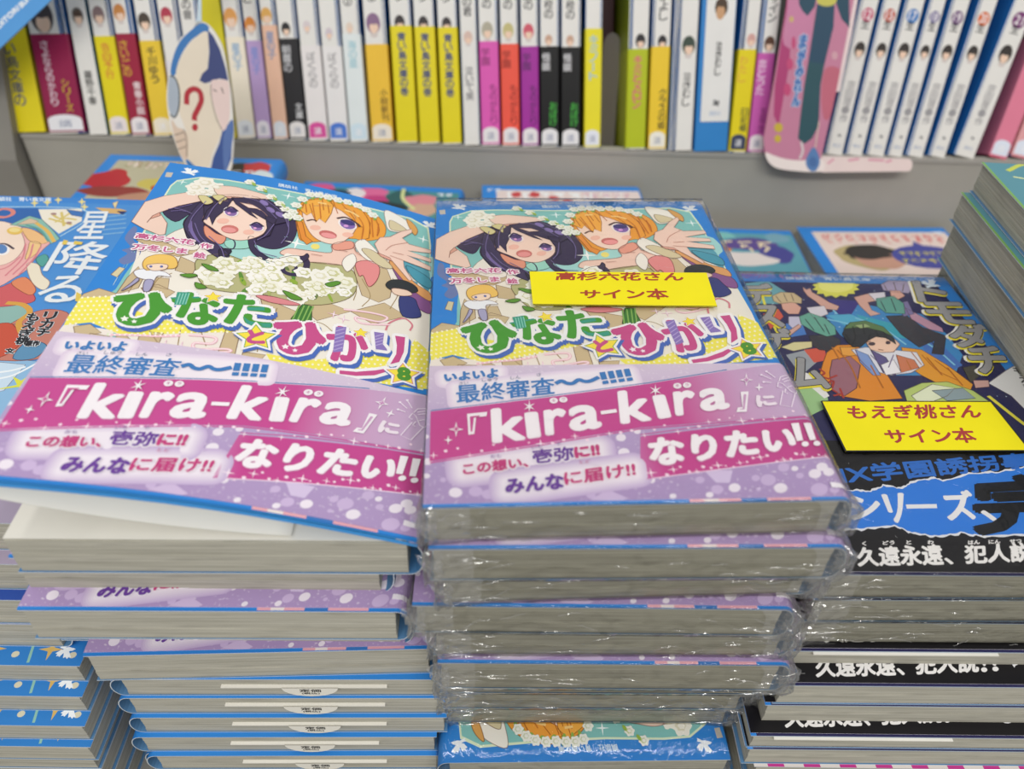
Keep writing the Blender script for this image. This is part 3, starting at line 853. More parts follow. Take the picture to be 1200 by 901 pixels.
    for u0, u1, c in ((0, 70, BLUE), (70, 74, '#e6a9b4'), (74, 78, '#ece0dc'), (78, 84, '#e6a9b4'), (84, 91, '#3b78c0'), (91, 103, '#e3a6b4'), (103, W, BLUE)):
        a.poly([(u0, e), (u1, e), (u1, L), (u0, L)], c, 15, tf=I)
    return a


LAV = '#b79ccb'


def band_art():
    a = Art(); E = zE; G = zG; R = random.Random(9)
    P = lambda s, c, ly=2, tf=E, sm=False: a.poly(s, c, ly, sm, tf=tf)
    T = lambda b, q, c, ly=12, bold=0, ol=(), tf=E: a.text(b, q, c, ly, bold, ol, tf=tf)
    # bokeh dots
    for x, y, r in ((40, 415, 16), (50, 545, 24), (45, 620, 18), (180, 530, 32), (195, 706, 35), (682, 727, 19), (1070, 497, 30), (972, 495, 28), (1055, 420, 26), (1140, 388, 18), (600, 560, 26)):
        a.poly(ellipse(x, y, r, r*.74, 20), '#ebe3ef', 3, tf=E)
    for x, y, r in ((300, 700, 36), (365, 715, 34), (290, 660, 22), (410, 625, 30), (490, 630, 34), (1140, 560, 28), (930, 600, 26), (740, 600, 30), (1180, 620, 25), (900, 720, 24), (130, 640, 16), (1175, 475, 22), (455, 500, 20), (550, 745, 22)):
        a.poly(ellipse(x, y, r, r*.74, 18), '#c9b4da', 2, tf=E)
    P('895,745 985,690 1090,735 1060,750', '#cdb9dc', 2)
    for x, y, r in ((58, 643, 20), (490, 681, 31), (730, 683, 35), (908, 608, 33), (945, 572, 30), (980, 598, 30), (803, 581, 18), (170, 725, 18), (360, 718, 20)):
        a.poly(ellipse(x, y, r, r*.74, 20), '#ebe3ef', 3, tf=G)
    for x, y, r in ((310, 640, 24), (400, 690, 32), (600, 630, 22), (665, 640, 40), (745, 575, 30), (615, 690, 13), (830, 618, 20), (930, 690, 45), (1010, 690, 26), (25, 470, 22), (85, 555, 12)):
        a.poly(ellipse(x, y, r, r*.74, 18), '#c9b4da', 2, tf=G)
    P('330,590 480,590 465,655 395,655', '#d2c2e2', 2, G)
    # ribbons
    m1 = ramp_mat('ribbon_upper', 0, [(0, '#c64c94'), (74, '#c64c94'), (96, '#c9a0c6'), (112, '#c6afcf')]); m2 = ramp_mat('ribbon_lower', 0, [(50, '#c98fc0'), (66, '#c44690'), (104, '#c44a92'), (115, '#b0407f')])
    tb = [E((65, 285)), E((640, 215)), E((1200, 140)), G((450, 72)), G((760, 30)), G((900, 300)), G((600, 322)), G((0, 368)), E((640, 452)), E((60, 545))]
    I = lambda q: q
    a.poly(tb, m1, 5, tf=I)
    a.line([E((65, 280)), E((640, 209)), E((1200, 134)), G((450, 66))], .35, '#4f7fb4', 5, tf=I, sm=False)
    a.line([E((62, 552)), E((640, 459)), G((0, 375)), G((600, 328)), G((900, 306))], .5, '#c9589c', 5, tf=I, sm=False)
    a.line([G((0, 405)), G((300, 365)), G((600, 335)), G((890, 312))], .35, '#c9589c', 6, tf=I, sm=False)
    a.poly([G((0, 415)), G((450, 362)), G((700, 335)), G((905, 320)), G((1040, 300)), G((1060, 525)), G((1012, 512)), G((700, 548)), G((400, 585)), G((0, 642))], m2, 5, tf=I)
    a.line([G((60, 634)), G((400, 588)), G((700, 550)), G((1012, 514))], .4, '#ead4ea', 6, tf=I, sm=False)
    # glitter along the ribbons
    for k in range(34):
        t = k/33; q = (1-t)*np.array(E((80, 520)))+t*np.array(G((860, 300))); q = q+np.array([0, R.uniform(-2.2, 1.5)])
        if k % 3 == 0: sparkle(a, q[0], q[1], R.uniform(1.2, 2.0), '#fbeaf4', 8)
        else: a.poly(ellipse(q[0], q[1], *[R.uniform(.3, .6)]*2, 10), '#f6dcec', 8, tf=I)
    for k in range(26):
        t = k/25; q = (1-t)*np.array(G((60, 622)))+t*np.array(G((1000, 500))); q = q+np.array([0, R.uniform(-2.2, 1.2)])
        if k % 3 == 0: sparkle(a, q[0], q[1], R.uniform(1.2, 1.9), '#fbeaf4', 8)
        else: a.poly(ellipse(q[0], q[1], *[R.uniform(.3, .6)]*2, 10), '#f6dcec', 8, tf=I)
    # pale glow behind the writing (printed halo in two steps)
    a.soft(pts('225,560 940,458 950,525 235,615'), '#bda5d0', '#ece4ef', 4.2, 4, tf=E); a.soft(pts('458,648 1125,560 1132,615 458,708'), '#bda5d0', '#ece4ef', 4.2, 4.8, tf=E)
    a.soft(pts('140,100 420,70 720,110 700,190 205,235'), '#dcc9e2', '#f0e8f1', 3.6, 3, tf=E) if False else None
    a.soft(pts('135,95 420,70 420,105 140,130'), '#dcc9e2', '#f0e8f1', 2.6, 3, tf=E); a.soft(pts('195,155 1100,70 1120,130 205,240'), '#dcc9e2', '#f0e8f1', 2.6, 3.6, tf=E)
    blue = '#3f7cbd'; hal = [('#f0e8f2', .55, (0, 0), 11)]
    T('いよいよ', '138,92 412,62 415,108 142,130', blue, 12, .28, hal)
    T('最終審査', '195,152 705,108 710,196 205,246', blue, 12, .15, hal)
    a.line(pts('715,142 745,128 775,140 805,140 835,122 865,130 895,128 940,108'), 1.5, blue, 12, tf=E)
    for k in range(4):
        x, y = 942+42*k, 84-5.5*k
        P('%f,%f %f,%f %f,%f %f,%f' % (x, y, x+30, y-4, x+42, y+34, x+12, y+38), blue, 12); P('%f,%f %f,%f %f,%f %f,%f' % (x+15, y+46, x+45, y+41, x+50, y+57, x+20, y+62), blue, 12)
    gy = '#6f7c96'
    for b, q in (('さい', '212,135 262,130 262,148 214,152'), ('しゅう', '332,116 412,108 412,128 334,134'), ('しん', '480,104 532,98 532,116 482,122'), ('さ', '615,88 640,86 640,102 616,104')): T(b, q, gy, 12)
    wh = '#f3eef4'; glow = [('#dc8cc0', .75, (0, 0), 10)]
    P('255,300 360,290 356,312 302,318 293,404 262,410', wh, 12); P('270,316 322,310 318,316 290,322 282,394 274,395', '#c64c94', 13)
    Tq = lambda b, q, tf: T(b, q, wh, 12, .62, glow, tf)
    Tq('k', '388,280 550,262 550,428 396,446', E); Tq('ı', '563,300 612,296 628,415 578,422', E); Tq('r', '662,285 758,276 760,396 672,406', E); Tq('a', '790,268 935,252 945,368 798,388', E)
    P('948,286 1030,275 1034,293 952,304', wh, 12)
    Tq('k', '1046,188 1190,172 1205,328 1062,346', E)
    Tq('ı', '72,212 118,206 150,312 102,320', G); Tq('r', '178,190 272,182 272,296 192,304', G); Tq('a', '312,178 440,166 455,268 322,284', G)
    for x, y, tf in ((578, 264, E), (78, 180, G)): a.poly(star(x, y, 34, 8, 6), wh, 13, tf=tf)
    for x, y, tf, ch in ((705, 232, E, 'キ'), (755, 227, E, 'ラ'), (192, 155, G, 'キ'), (242, 151, G, 'ラ')):
        a.poly(ellipse(x, y, 22, 15, 16), wh, 12, tf=tf); T(ch, [(x-9, y-7), (x+9, y-8), (x+9, y+7), (x-9, y+8)], '#b85a94', 13, 0, (), tf)
    P('520,186 562,184 552,290 498,292 506,268 530,266', wh, 12, G); P('536,200 550,200 541,278 516,280 517,276 532,274', '#cba0c6', 13, G)
    T('に', '602,208 690,204 705,252 612,262', '#efe4ef', 12, .4, (), G)
    for x, y, r, tf in ((198, 382, 40, E), (157, 438, 24, E), (550, 124, 36, G), (616, 163, 24, G)): a.poly(star(x, y, r, r*.26, 4), wh, 12, tf=tf)
    a.poly(star(198, 382, 20, 6, 4), '#c64c94', 13, tf=E); a.poly(star(550, 124, 18, 6, 4), '#c990c0', 13, tf=G)
    # line drawn torch with a bow at the right end
    for s in ('740,180 725,255 785,265 805,190', '735,165 712,160 716,135 740,145 762,165 790,150 818,165 812,190 785,185 762,165', '720,130 728,108 760,98 795,110 812,135', '735,125 770,108 800,125', '745,135 780,120 805,138', '755,170 750,190 765,195', '628,98 680,120', '655,80 700,112', '640,135 680,138'):
        a.line(pts(s), .38, '#efe2f2', 12, tf=G, sm=False)
    for x, y in ((628, 98), (655, 80), (640, 135)): a.poly(ellipse(x, y, 7, 5, 10), '#efe2f2', 12, tf=G)
    pk, vi = '#c2407f', '#6b3f9a'; hb = [('#f1eaf3', .6, (0, 0), 11)]
    T('この想い、', '233,562 568,524 572,576 238,618', pk, 12, .2, hb); T('壱弥', '595,490 806,470 808,540 600,560', vi, 12, .16, hb); T('に!!', '812,478 935,458 942,514 820,530', pk, 12, .3, hb)
    T('みんな', '455,642 750,612 755,690 460,716', vi, 12, .3, hb); T('に届け!!', '758,608 1122,556 1130,622 766,674', pk, 12, .2, hb)
    for b, q in (('おも', '375,515 432,510 432,528 377,533'), ('いち', '588,467 645,460 645,478 590,485'), ('や', '718,450 742,447 742,465 720,467')): T(b, q, '#8a6aa8', 12)
    T('とど', '838,545 895,540 895,556 840,562', pk, 12)
    T('なりたい', '45,436 790,366 800,486 60,570', wh, 12, .6, glow, G)
    for q in ('782,352 822,348 845,440 812,444', '846,350 886,346 912,436 880,440'): P(q, wh, 12, G)
    for x, y in ((855, 459), (917, 455)): a.poly(ellipse(x, y, 19, 14, 16), wh, 12, tf=G)
    T('講談社', '985,658 1085,664 1096,688 994,684', '#f1ecf4', 12, .15, (), G)
    return a

GREY = '#8d8a84'


def black_jacket_art():
    a = Art(); I = lambda q: q; R = random.Random(2)

    def P(s, c, ly=4, sm=False, tf=zR):
        a.poly(s, c, ly, sm, tf=tf)
        if ly >= 6:
            q = lin(c); d = '#'+''.join('%02x' % int(255*(12.92*x if x < .0031308 else 1.055*x**(1/2.4)-.055)) for x in (q[0]*.25, q[1]*.22, q[2]*.25))
            a.contour(pts(s), .32, d, ly+.4, sm, tf=tf)
    a.poly([(0, 0), (W, 0), (W, L), (0, L)], BLUE, 0)
    a.text('講談社　青い鳥文庫', [(36, 1.8), (76, 1.8), (76, 4.4), (36, 4.4)], '#c9ddf2', 2, .08)
    a.poly([(2, 6.5), (106, 6.5), (107.5, 60), (107.5, L), (2, L)], '#2b2a55', 1, tf=I)
    P('420,560 560,520 800,560 900,640 960,720 930,800 700,800 480,640', '#3f86c0', 2); P('430,565 520,560 620,600 700,700 560,640', '#57aacb', 3); P('540,560 700,600 760,660 640,640', '#3aa0b4', 3)
    P('780,640 880,680 960,760 900,790 820,720', '#4a72b8', 3); P('110,440 200,430 280,480 260,520 150,520', '#6aa3ae', 3); P('150,452 210,450 215,480 160,486', '#a9cbd8', 4)
    P('430,500 560,510 520,570 470,560', '#3c3580', 2)
    # pale spiked sun
    a.poly([(465+(95 if k % 2 else 78)*math.cos(2*math.pi*k/28), 455+(42 if k % 2 else 33)*math.sin(2*math.pi*k/28)) for k in range(28)], '#d6d45c', 5, tf=zR)
    a.poly(ellipse(465, 450, 68, 26, 20), '#e3e07e', 6, tf=zR)
    a.poly([(0, 0), (W, 0), (W, 6.5), (0, 6.5)], BLUE, 7, tf=I); a.text('講談社　青い鳥文庫', [(36, 1.8), (76, 1.8), (76, 4.4), (36, 4.4)], '#c9ddf2', 8, .08)
    # boy on the left, waving
    P('340,470 335,455 350,465 365,460 372,475 400,490 440,515 478,530 470,545 420,540 385,510 355,490', '#d3a598', 6); P('350,535 420,528 435,560 380,580', '#d9d3dc', 7)
    P('322,570 360,555 420,575 462,610 466,640 430,648 380,630 330,600', '#6aa896', 7); P('360,645 440,640 482,660 480,710 400,700 370,680', '#3b3840', 6)
    P('215,490 250,475 300,478 332,500 330,520 290,515 245,520 222,510', '#c9b48e', 8); P('250,515 300,512 330,535 320,560 280,560 256,540', '#d9a797', 7)
    P('240,640 290,620 320,600 330,610 280,650 250,665', '#d3a598', 7); P('250,690 300,670 370,668 372,690 300,705', '#d8cf9c', 7); P('280,570 330,570 340,600 300,620 280,600', '#c7c2d8', 6)
    P('260,600 330,590 350,640 290,650', '#4a7cc4', 5); P('180,560 240,540 260,570 210,620', '#cf5a48', 5)
    # boy on the right, running
    P('640,445 670,430 740,432 765,450 750,480 700,475 650,468', '#a59ab8', 8); P('675,468 715,470 735,490 705,505 680,490', '#d9a797', 8)
    P('535,495 600,478 650,490 640,505 590,515 605,545 640,560 600,568 560,530', '#d3a598', 7); P('590,480 655,475 660,500 620,510', '#d9d3dc', 8)
    P('622,500 690,490 730,520 735,560 660,556 625,530', '#5f9e90', 8); P('735,535 800,570 880,615 885,632 830,620 760,580', '#b98fa4', 7)
    P('660,568 740,565 800,610 895,645 885,720 840,715 850,665 790,690 720,640', '#3c3a42', 6); P('700,520 745,510 770,560 730,570', '#7d74a0', 7)
    # boy in the middle, orange jacket and green cap
    P('430,710 470,682 540,680 600,720 660,790 725,890 600,900 480,880 400,800 415,750', '#dd8c2e', 7); P('720,690 800,700 900,760 1000,835 990,860 900,850 800,800 740,760', '#dd9a35', 7)
    P('450,740 520,725 560,760 545,850 500,880 450,860 440,790', '#9a6a78', 8); P('480,690 540,690 560,720 520,725 490,720', '#e3a146', 8)
    P('525,700 580,690 680,700 780,710 810,760 760,790 680,800 600,780', '#dbdce6', 8); P('540,700 590,720 640,800 610,800 560,750', '#7f9bd0', 9); P('600,700 660,730 700,800 650,790', '#5d5488', 9); P('640,760 690,740 720,790 660,800', '#eceaf0', 10)
    P('700,720 770,740 790,770 720,790', '#c97a58', 9); P('575,660 620,640 690,655 715,680 690,710 640,712 600,700', '#ecc7b0', 10)
    P('490,640 505,605 560,592 640,620 690,655 700,680 660,655 620,650 590,665 560,690 530,690 505,665', '#2f3136', 11); P('495,620 520,595 580,588 650,612 690,650 640,628 570,612', '#5e7a4c', 12); P('535,605 580,600 600,612 560,618', '#9aad78', 13)
    a.poly(ellipse(605, 678, 14, 7, 10), '#4a3c44', 12, tf=zR); a.poly(ellipse(668, 674, 10, 6, 10), '#4a3c44', 12, tf=zR)
    for s in ('500,640 520,670', '530,610 540,650 530,680', '570,600 575,640', '620,625 630,650', '650,630 665,660', '600,640 590,662'): a.line(pts(s), .5, '#1d1e22', 13, tf=zR)
    for s in ('630,700 650,703', '585,672 600,668', '660,668 678,668'): a.line(pts(s), .4, '#7a4a3c', 13, tf=zR)
    for s in ('540,700 560,740 600,780', '600,720 640,760', '690,720 670,770', '740,740 760,780', '800,720 860,780 940,820', '850,740 920,790', '760,710 800,760'): a.line(pts(s), .4, '#6c5a86' if s[0] in '56' else '#b06a22', 10, tf=zR)
    for s in ('230,490 250,515', '260,480 275,512', '290,482 300,510', '650,440 665,470', '690,436 700,468', '730,445 725,472'): a.line(pts(s), .4, '#6c5a50', 9, tf=zR)
    for s in ('345,580 380,625', '380,572 420,630', '420,600 440,640', '640,510 660,550', '680,500 700,550', '700,580 760,640', '760,590 820,660', '820,640 860,700', '390,660 420,700', '430,655 450,700'): a.line(pts(s), .45, '#35404a', 9, tf=zR)
    for k in range(40): a.poly(star(R.uniform(10, 100), R.uniform(10, 90), R.uniform(.3, .8), .15, 4), '#cfe0f0', 3.5, tf=I)
    for s in ('430,580 520,600 640,640', '780,650 860,700 930,760', '540,575 640,610 740,680', '430,520 470,560'): a.line(pts(s), .9, '#86c4dc', 3.5, tf=zR)
    for s in ('470,700 520,760 560,850', '600,760 650,850', '820,730 880,800', '900,770 960,840', '450,690 480,740'): a.line(pts(s), .7, '#b06a22', 9, tf=zR)
    P('730,860 800,830 900,825 1000,860 1060,900 1060,960 760,960', '#b7c974', 8); P('760,880 840,835 930,850 900,880 800,920', '#dfe4c8', 9); P('840,860 960,850 1010,890 900,900', '#8fa0a8', 9)
    P('960,770 1010,760 1030,800 990,830', '#4c4a42', 9); P('1000,820 1060,820 1064,845 1010,850', '#caa19a', 9)
    P('300,850 380,800 420,830 440,920 360,960', '#9ec48c', 4); P('320,780 380,800 440,880 420,890 350,830', '#e8e6e6', 5); P('270,720 350,700 400,740 330,800', '#9aa0a8', 4); P('340,700 420,690 430,740 380,750', '#cf5a48', 4)
    for s in ('400,775 420,790 410,800', '410,805 440,815', '430,830 455,822 450,850', '440,850 470,868', '455,880 490,872', '470,800 440,812', '480,850 495,890'): a.line(pts(s), .9, '#a83a34', 10, tf=zR)
    # white jagged splash with the author's name
    P('1060,830 1130,780 1190,745 1330,760 1400,1000 1260,990 1150,880', '#e9e8e8', 6, False)
    a.vtext('もえぎ桃 作', '1150,765 1195,765 1330,960 1270,960', '#3a383c', 8, .12, tf=zR)
    a.line(pts('240,640 200,560 175,480'), 1.2, '#e5dc4a', 4, tf=zR); a.line(pts('250,780 300,900 340,960'), 2.4, '#e5dc4a', 4, tf=zR); a.line(pts('1060,880 1200,990 1240,1010'), 1.6, '#e5dc4a', 5, tf=zR)
    # steel lettering of the title
    yo = [('#26242a', 1.15, (0, 0), 16), ('#e8d83c', 1.25, (-.5, 1.0), 15), ('#e9e7e4', 1.5, (-1.3, .6), 14)]
    for ch, q in (('ト', '765,437 880,437 900,512 790,512'), ('モ', '800,518 960,520 1010,600 850,598'), ('ダ', '895,606 1040,606 1075,690 930,690'), ('チ', '970,692 1105,692 1140,792 1010,792')):
        a.text(ch, q, '#9b9a9c', 17, .75, yo, tf=zR)
    for ch, q in (('デ', '95,445 205,445 225,520 115,520'), ('ス', '120,530 240,530 262,610 140,610'), ('ゲ', '150,620 275,620 300,700 180,700'), ('ム', '265,735 400,735 440,850 300,850')):
        a.text(ch, q, '#9b9a9c', 12, .75, [('#26242a', 1.15, (0, 0), 11), ('#e8d83c', 1.3, (-.5, 1.0), 10)], tf=zR)
    dove(a, 103.5, 7.0, 1.3, '#dbe7f2', 16, -1)
    return a


RBT = zT((260, 486))[1]


def black_band_art():
    a = Art(); P = lambda s, c, ly=4, sm=False, tf=zS: a.poly(s, c, ly, sm, tf=tf)
    T = lambda b, q, c, ly=10, bold=0, ol=(), tf=zS: a.text(b, q, c, ly, bold, ol, tf=tf)
    R = random.Random(3); I = lambda q: q

    def torn(s, amp):
        q = [zS(p) for p in pts(s)]; o = []
        for i in range(len(q)-1):
            for k in range(7):
                t = k/7; o.append((q[i][0]*(1-t)+q[i+1][0]*t, q[i][1]*(1-t)+q[i+1][1]*t+R.uniform(-amp, amp)))
        return o+[q[-1]]
    up = torn('360,505 530,488 600,492 650,470 720,480 760,456 850,440 880,450 1000,420 1100,418 1200,396 1330,380 1480,372', .35)
    dn = torn('340,640 500,637 600,630 690,620 760,650 850,664 950,650 1050,664 1200,655 1300,668 1370,735 1420,720 1500,760 1580,742', .35)
    up = [(-1, up[0][1])]+up+[(W, up[-1][1])]; dn = [(-1, dn[0][1])]+dn+[(W, dn[-1][1])]
    a.poly([(x, y-.75+.3*math.sin(i)) for i, (x, y) in enumerate(up)]+[(x, y+.75+.3*math.sin(i*1.7)) for i, (x, y) in enumerate(dn)][::-1], '#e6e6ea', 2, tf=I)
    a.poly(up+dn[::-1], '#2f7ddc', 3, tf=I)
    T('IX学園誘拐事件', '470,392 1330,330 1350,385 495,462', '#2f6fc8', 6, .28)
    w = '#eceaea'
    T('シ', '500,512 625,506 640,590 520,600', w, 8, .45); T('リ', '645,505 722,500 715,608 690,612', w, 8, .5); P('735,542 856,540 858,556 740,558', w, 8)
    T('ズ', '868,492 985,488 1015,596 905,602', w, 8, .45); T('、', '1030,566 1080,572 1086,604 1040,600', w, 8, .4)
    T('完', '1000,445 1390,420 1420,648 1010,652', '#15161c', 7, 1.3)
    T('久遠永遠', '545,712 872,698 882,776 550,782', w, 10, .28); T('、', '888,752 915,756 918,774 892,772', w, 10, .3); T('犯人説', '965,704 1222,690 1228,763 968,772', w, 10, .28); T('!?', '1238,690 1316,685 1322,758 1243,763', w, 10, .26)
    for b, q in (('く', '565,688 580,687 580,702 566,703'), ('どう', '645,686 690,683 690,698 646,700'), ('と', '737,683 755,682 756,697 738,698'), ('わ', '820,683 842,681 843,696 821,698'), ('はん', '978,684 1022,682 1023,697 979,699'), ('にん', '1058,682 1102,680 1103,694 1059,696'), ('せつ', '1140,680 1185,677 1186,691 1141,693')): T(b, q, w, 10, .08)
    return a


F1P = ((-234.6, 37.0), 128.0, -0.6)
tF = sheet_tf(*F1P); zF = zoomed(tF, 0, 220, 6.667); zK = zoomed(tF, 0, 180, 4.0); zJ = zoomed(tF, 0, 400, 4.0)


def sky_jacket_art():
    a = Art(); I = lambda q: q

    def P(s, c, ly=4, sm=True, tf=zF):
        a.poly(s, c, ly, sm, tf=tf)
        if ly in (5, 6, 7, 8, 9):
            q = lin(c); d = '#'+''.join('%02x' % int(255*(12.92*x if x < .0031308 else 1.055*x**(1/2.4)-.055)) for x in (q[0]*.4, q[1]*.3, q[2]*.32))
            a.contour(pts(s), .28, d, ly+.4, sm, tf=tf)
    a.poly([(0, 0), (W, 0), (W, L), (0, L)], '#4b90d6', 0)
    a.poly([(0, 0), (W, 0), (W, 5), (0, 5)], '#3d86d4', 1, tf=I)
    a.text('講談社　青い鳥文庫', '-60,70 400,78 400,108 -60,102', '#dfeaf5', 2, .1, tf=zF)
    for x, y in ((270, 120), (370, 115), (455, 95), (640, 110), (660, 150)): a.poly(star(x, y, 34, 12, 4), '#e8d88c', 3, tf=zF)
    a.line(pts('-20,150 330,150 600,160 680,185'), .6, '#bfe0ee', 3, tf=zF); a.line(pts('680,185 650,270 470,380'), .5, '#bfe0ee', 3, tf=zF)
    P('-60,160 300,160 330,260 60,300 -60,280', '#2f66ae', 2, False)
    a.line(pts('-40,225 40,230 100,205 90,175 30,165 -20,180'), 2.0, '#d9857c', 4, tf=zF); P('300,170 640,165 640,260 460,360 330,250', '#efe8d8', 4, False)
    for s in ('400,200 470,240 560,190', '430,270 500,240 600,250', '480,190 500,300', '380,240 560,290'): a.line(pts(s), 1.2, '#d9c572', 5, tf=zF)
    for x, y in ((420, 205), (580, 210), (540, 275)): a.poly(ellipse(x, y, 24, 10, 8), '#a88480', 5, tf=zF)
    P('520,170 660,190 640,230 560,215', '#3f74b8', 5, False)
    # figure with long pink hair and teal hat
    P('-100,280 170,310 200,420 150,540 60,620 -100,640', '#f3ddcb', 5)
    P('165,320 260,330 350,380 400,420 340,480 270,560 210,640 120,700 0,770 -120,800 -120,640 40,600 140,540 195,440', '#ecb3b0', 6)
    P('170,315 260,330 350,385 390,415 330,440 240,420 200,380', '#eebf86', 7); P('240,420 320,440 280,520 200,560 220,480', '#efc98e', 7)
    for s in ('200,440 170,560 40,690', '260,440 220,560 100,680', '320,460 260,560 140,690', '160,540 60,620 -40,650'): a.line(pts(s), .7, '#d9808c', 8, tf=zF)
    P('80,290 230,222 330,250 420,340 468,400 400,440 360,390 280,320 190,305', '#8abfb2', 8, False); P('130,290 235,240 300,262 270,280', '#d8c0a4', 9, False); a.line(pts('280,275 370,340 425,425'), 1.6, '#e3b85c', 9, tf=zF); a.line(pts('200,290 310,330 380,420'), 1.0, '#5f9e9a', 9, tf=zF)
    a.poly(ellipse(115, 338, 62, 30, 16), '#e8c25e', 9, tf=zF); a.poly(ellipse(115, 332, 44, 18, 14), '#f1dc94', 10, tf=zF)
    a.poly(ellipse(15, 485, 62, 44, 16), '#f6f2f2', 7, tf=zF); a.poly(ellipse(12, 480, 46, 36, 16), '#5a86c0', 8, tf=zF); a.line(pts('-50,445 40,440 110,480'), 1.0, '#4a3c4c', 9, tf=zF)
    P('-120,800 0,780 110,740 190,790 260,830 240,900 -120,930', '#cf5f64', 7); P('90,740 200,700 280,790 240,840 150,800', '#e08a62', 8)
    P('210,600 300,600 330,680 390,740 340,800 250,740', '#ece2cc', 7); P('280,560 350,520 380,560 330,620', '#57a49c', 7)
    # lower part of the picture
    P('-60,700 0,690 130,720 150,790 60,800 -60,780', '#8fb7b0', 6, tf=zK); a.line(pts('30,700 110,710 140,745 90,790 100,840'), 2.2, '#d8a24a', 9, tf=zK)
    P('120,760 230,730 330,760 300,880 200,960 -40,960 0,840', '#c67f70', 6, tf=zK); P('130,880 220,900 160,960 60,960', '#5f92b8', 7, tf=zK); P('-40,820 60,800 90,900 -40,960', '#c9553f', 7, tf=zK)
    P('-80,70 190,95 150,250 60,420 -100,520', '#8fbbe0', 5, False, zJ); P('-80,90 120,110 20,230 -80,260', '#c9def0', 6, False, zJ)
    for s in ('180,100 60,160 -40,180', '170,140 60,300 -20,420', '120,120 40,140 -60,150', '100,280 10,380'): a.line(pts(s), 1.0, '#eef5fb', 7, tf=zJ)
    a.poly('-40,230 80,205 60,165 100,185 190,125 125,195 140,235 85,215', '#dfe04a', 8, tf=zJ)
    # golden ship
    P('745,155 840,160 940,165 990,180 940,205 830,200', '#d8b070', 4, False); P('880,120 925,105 900,165', '#e8d4a0', 5, False); P('915,185 990,185 960,210', '#26356e', 5, False)
    for y in (230, 262, 295, 330, 365): a.line([(800, y), (985, y-18)], .9, '#86b6dc', 3, tf=zF)
    # title and credits
    w = '#e9eef2'
    a.text('星', '660,190 870,190 800,402 575,402', w, 12, .22, (), tf=zF); a.text('降', '480,418 905,432 735,692 340,650', w, 12, .3, (), tf=zF)
    a.text('る', '420,695 650,690 630,890 235,905', w, 12, .3, [('#5a96d0', .9, (0, 0), 11)], tf=zF)
    for q in ('500,412 535,418 520,450 485,448', '585,420 650,430 640,450 575,448', '600,820 640,840 620,900 590,890'): P(q, '#e6c95c', 13, False)
    k = '#23242c'
    a.vtext('リカチ', '215,742 272,742 222,862 168,856', k, 12, .2, tf=zK, outline=[('#dfe6ec', .45, (0, 0), 11)]); a.vtext('もえぎ桃', '136,748 190,752 130,900 70,896', k, 12, .2, tf=zK, outline=[('#dfe6ec', .45, (0, 0), 11)])
    a.text('原作', '128,878 190,882 180,905 120,905', k, 12, .15, [('#dfe6ec', .4, (0, 0), 11)], tf=zK); a.text('文', '30,35 70,38 66,60 28,58', k, 12, .15, [('#dfe6ec', .4, (0, 0), 11)], tf=zJ)
    return a


def gold_star_art():
    a = Art(); I = lambda q: q; a.poly([(0, 0), (W, 0), (W, L), (0, L)], '#2f7fcb', 0); R = random.Random(5); g = '#d9b568'
    for u in range(6, 110, 19):
        a.poly(star(u+6, 6, 4.2, 1.1, 4), g, 2); a.poly(ellipse(u-2, 4, 1.3, 1.2, 10), '#d8d2b8', 2); a.poly(ellipse(u, 10.5, 1.5, 1.3, 10), '#e6d2a0', 2)
        a.line([(u+11.5, 1), (u+14, 16)], .9, '#cdbb7c' if u % 2 else '#8ec0b4', 2, sm=False)
    dove(a, 6.5, 5.5, .9); dove(a, 109, 5.5, .9, fl=-1)
    a.poly([(0, 15.5), (W, 15.5), (W, L), (0, L)], '#223a86', 1)
    for k in range(26): a.poly(star(R.uniform(5, 110), R.uniform(20, 165), R.uniform(1.5, 5), .7, 4), g, 2)
    return a


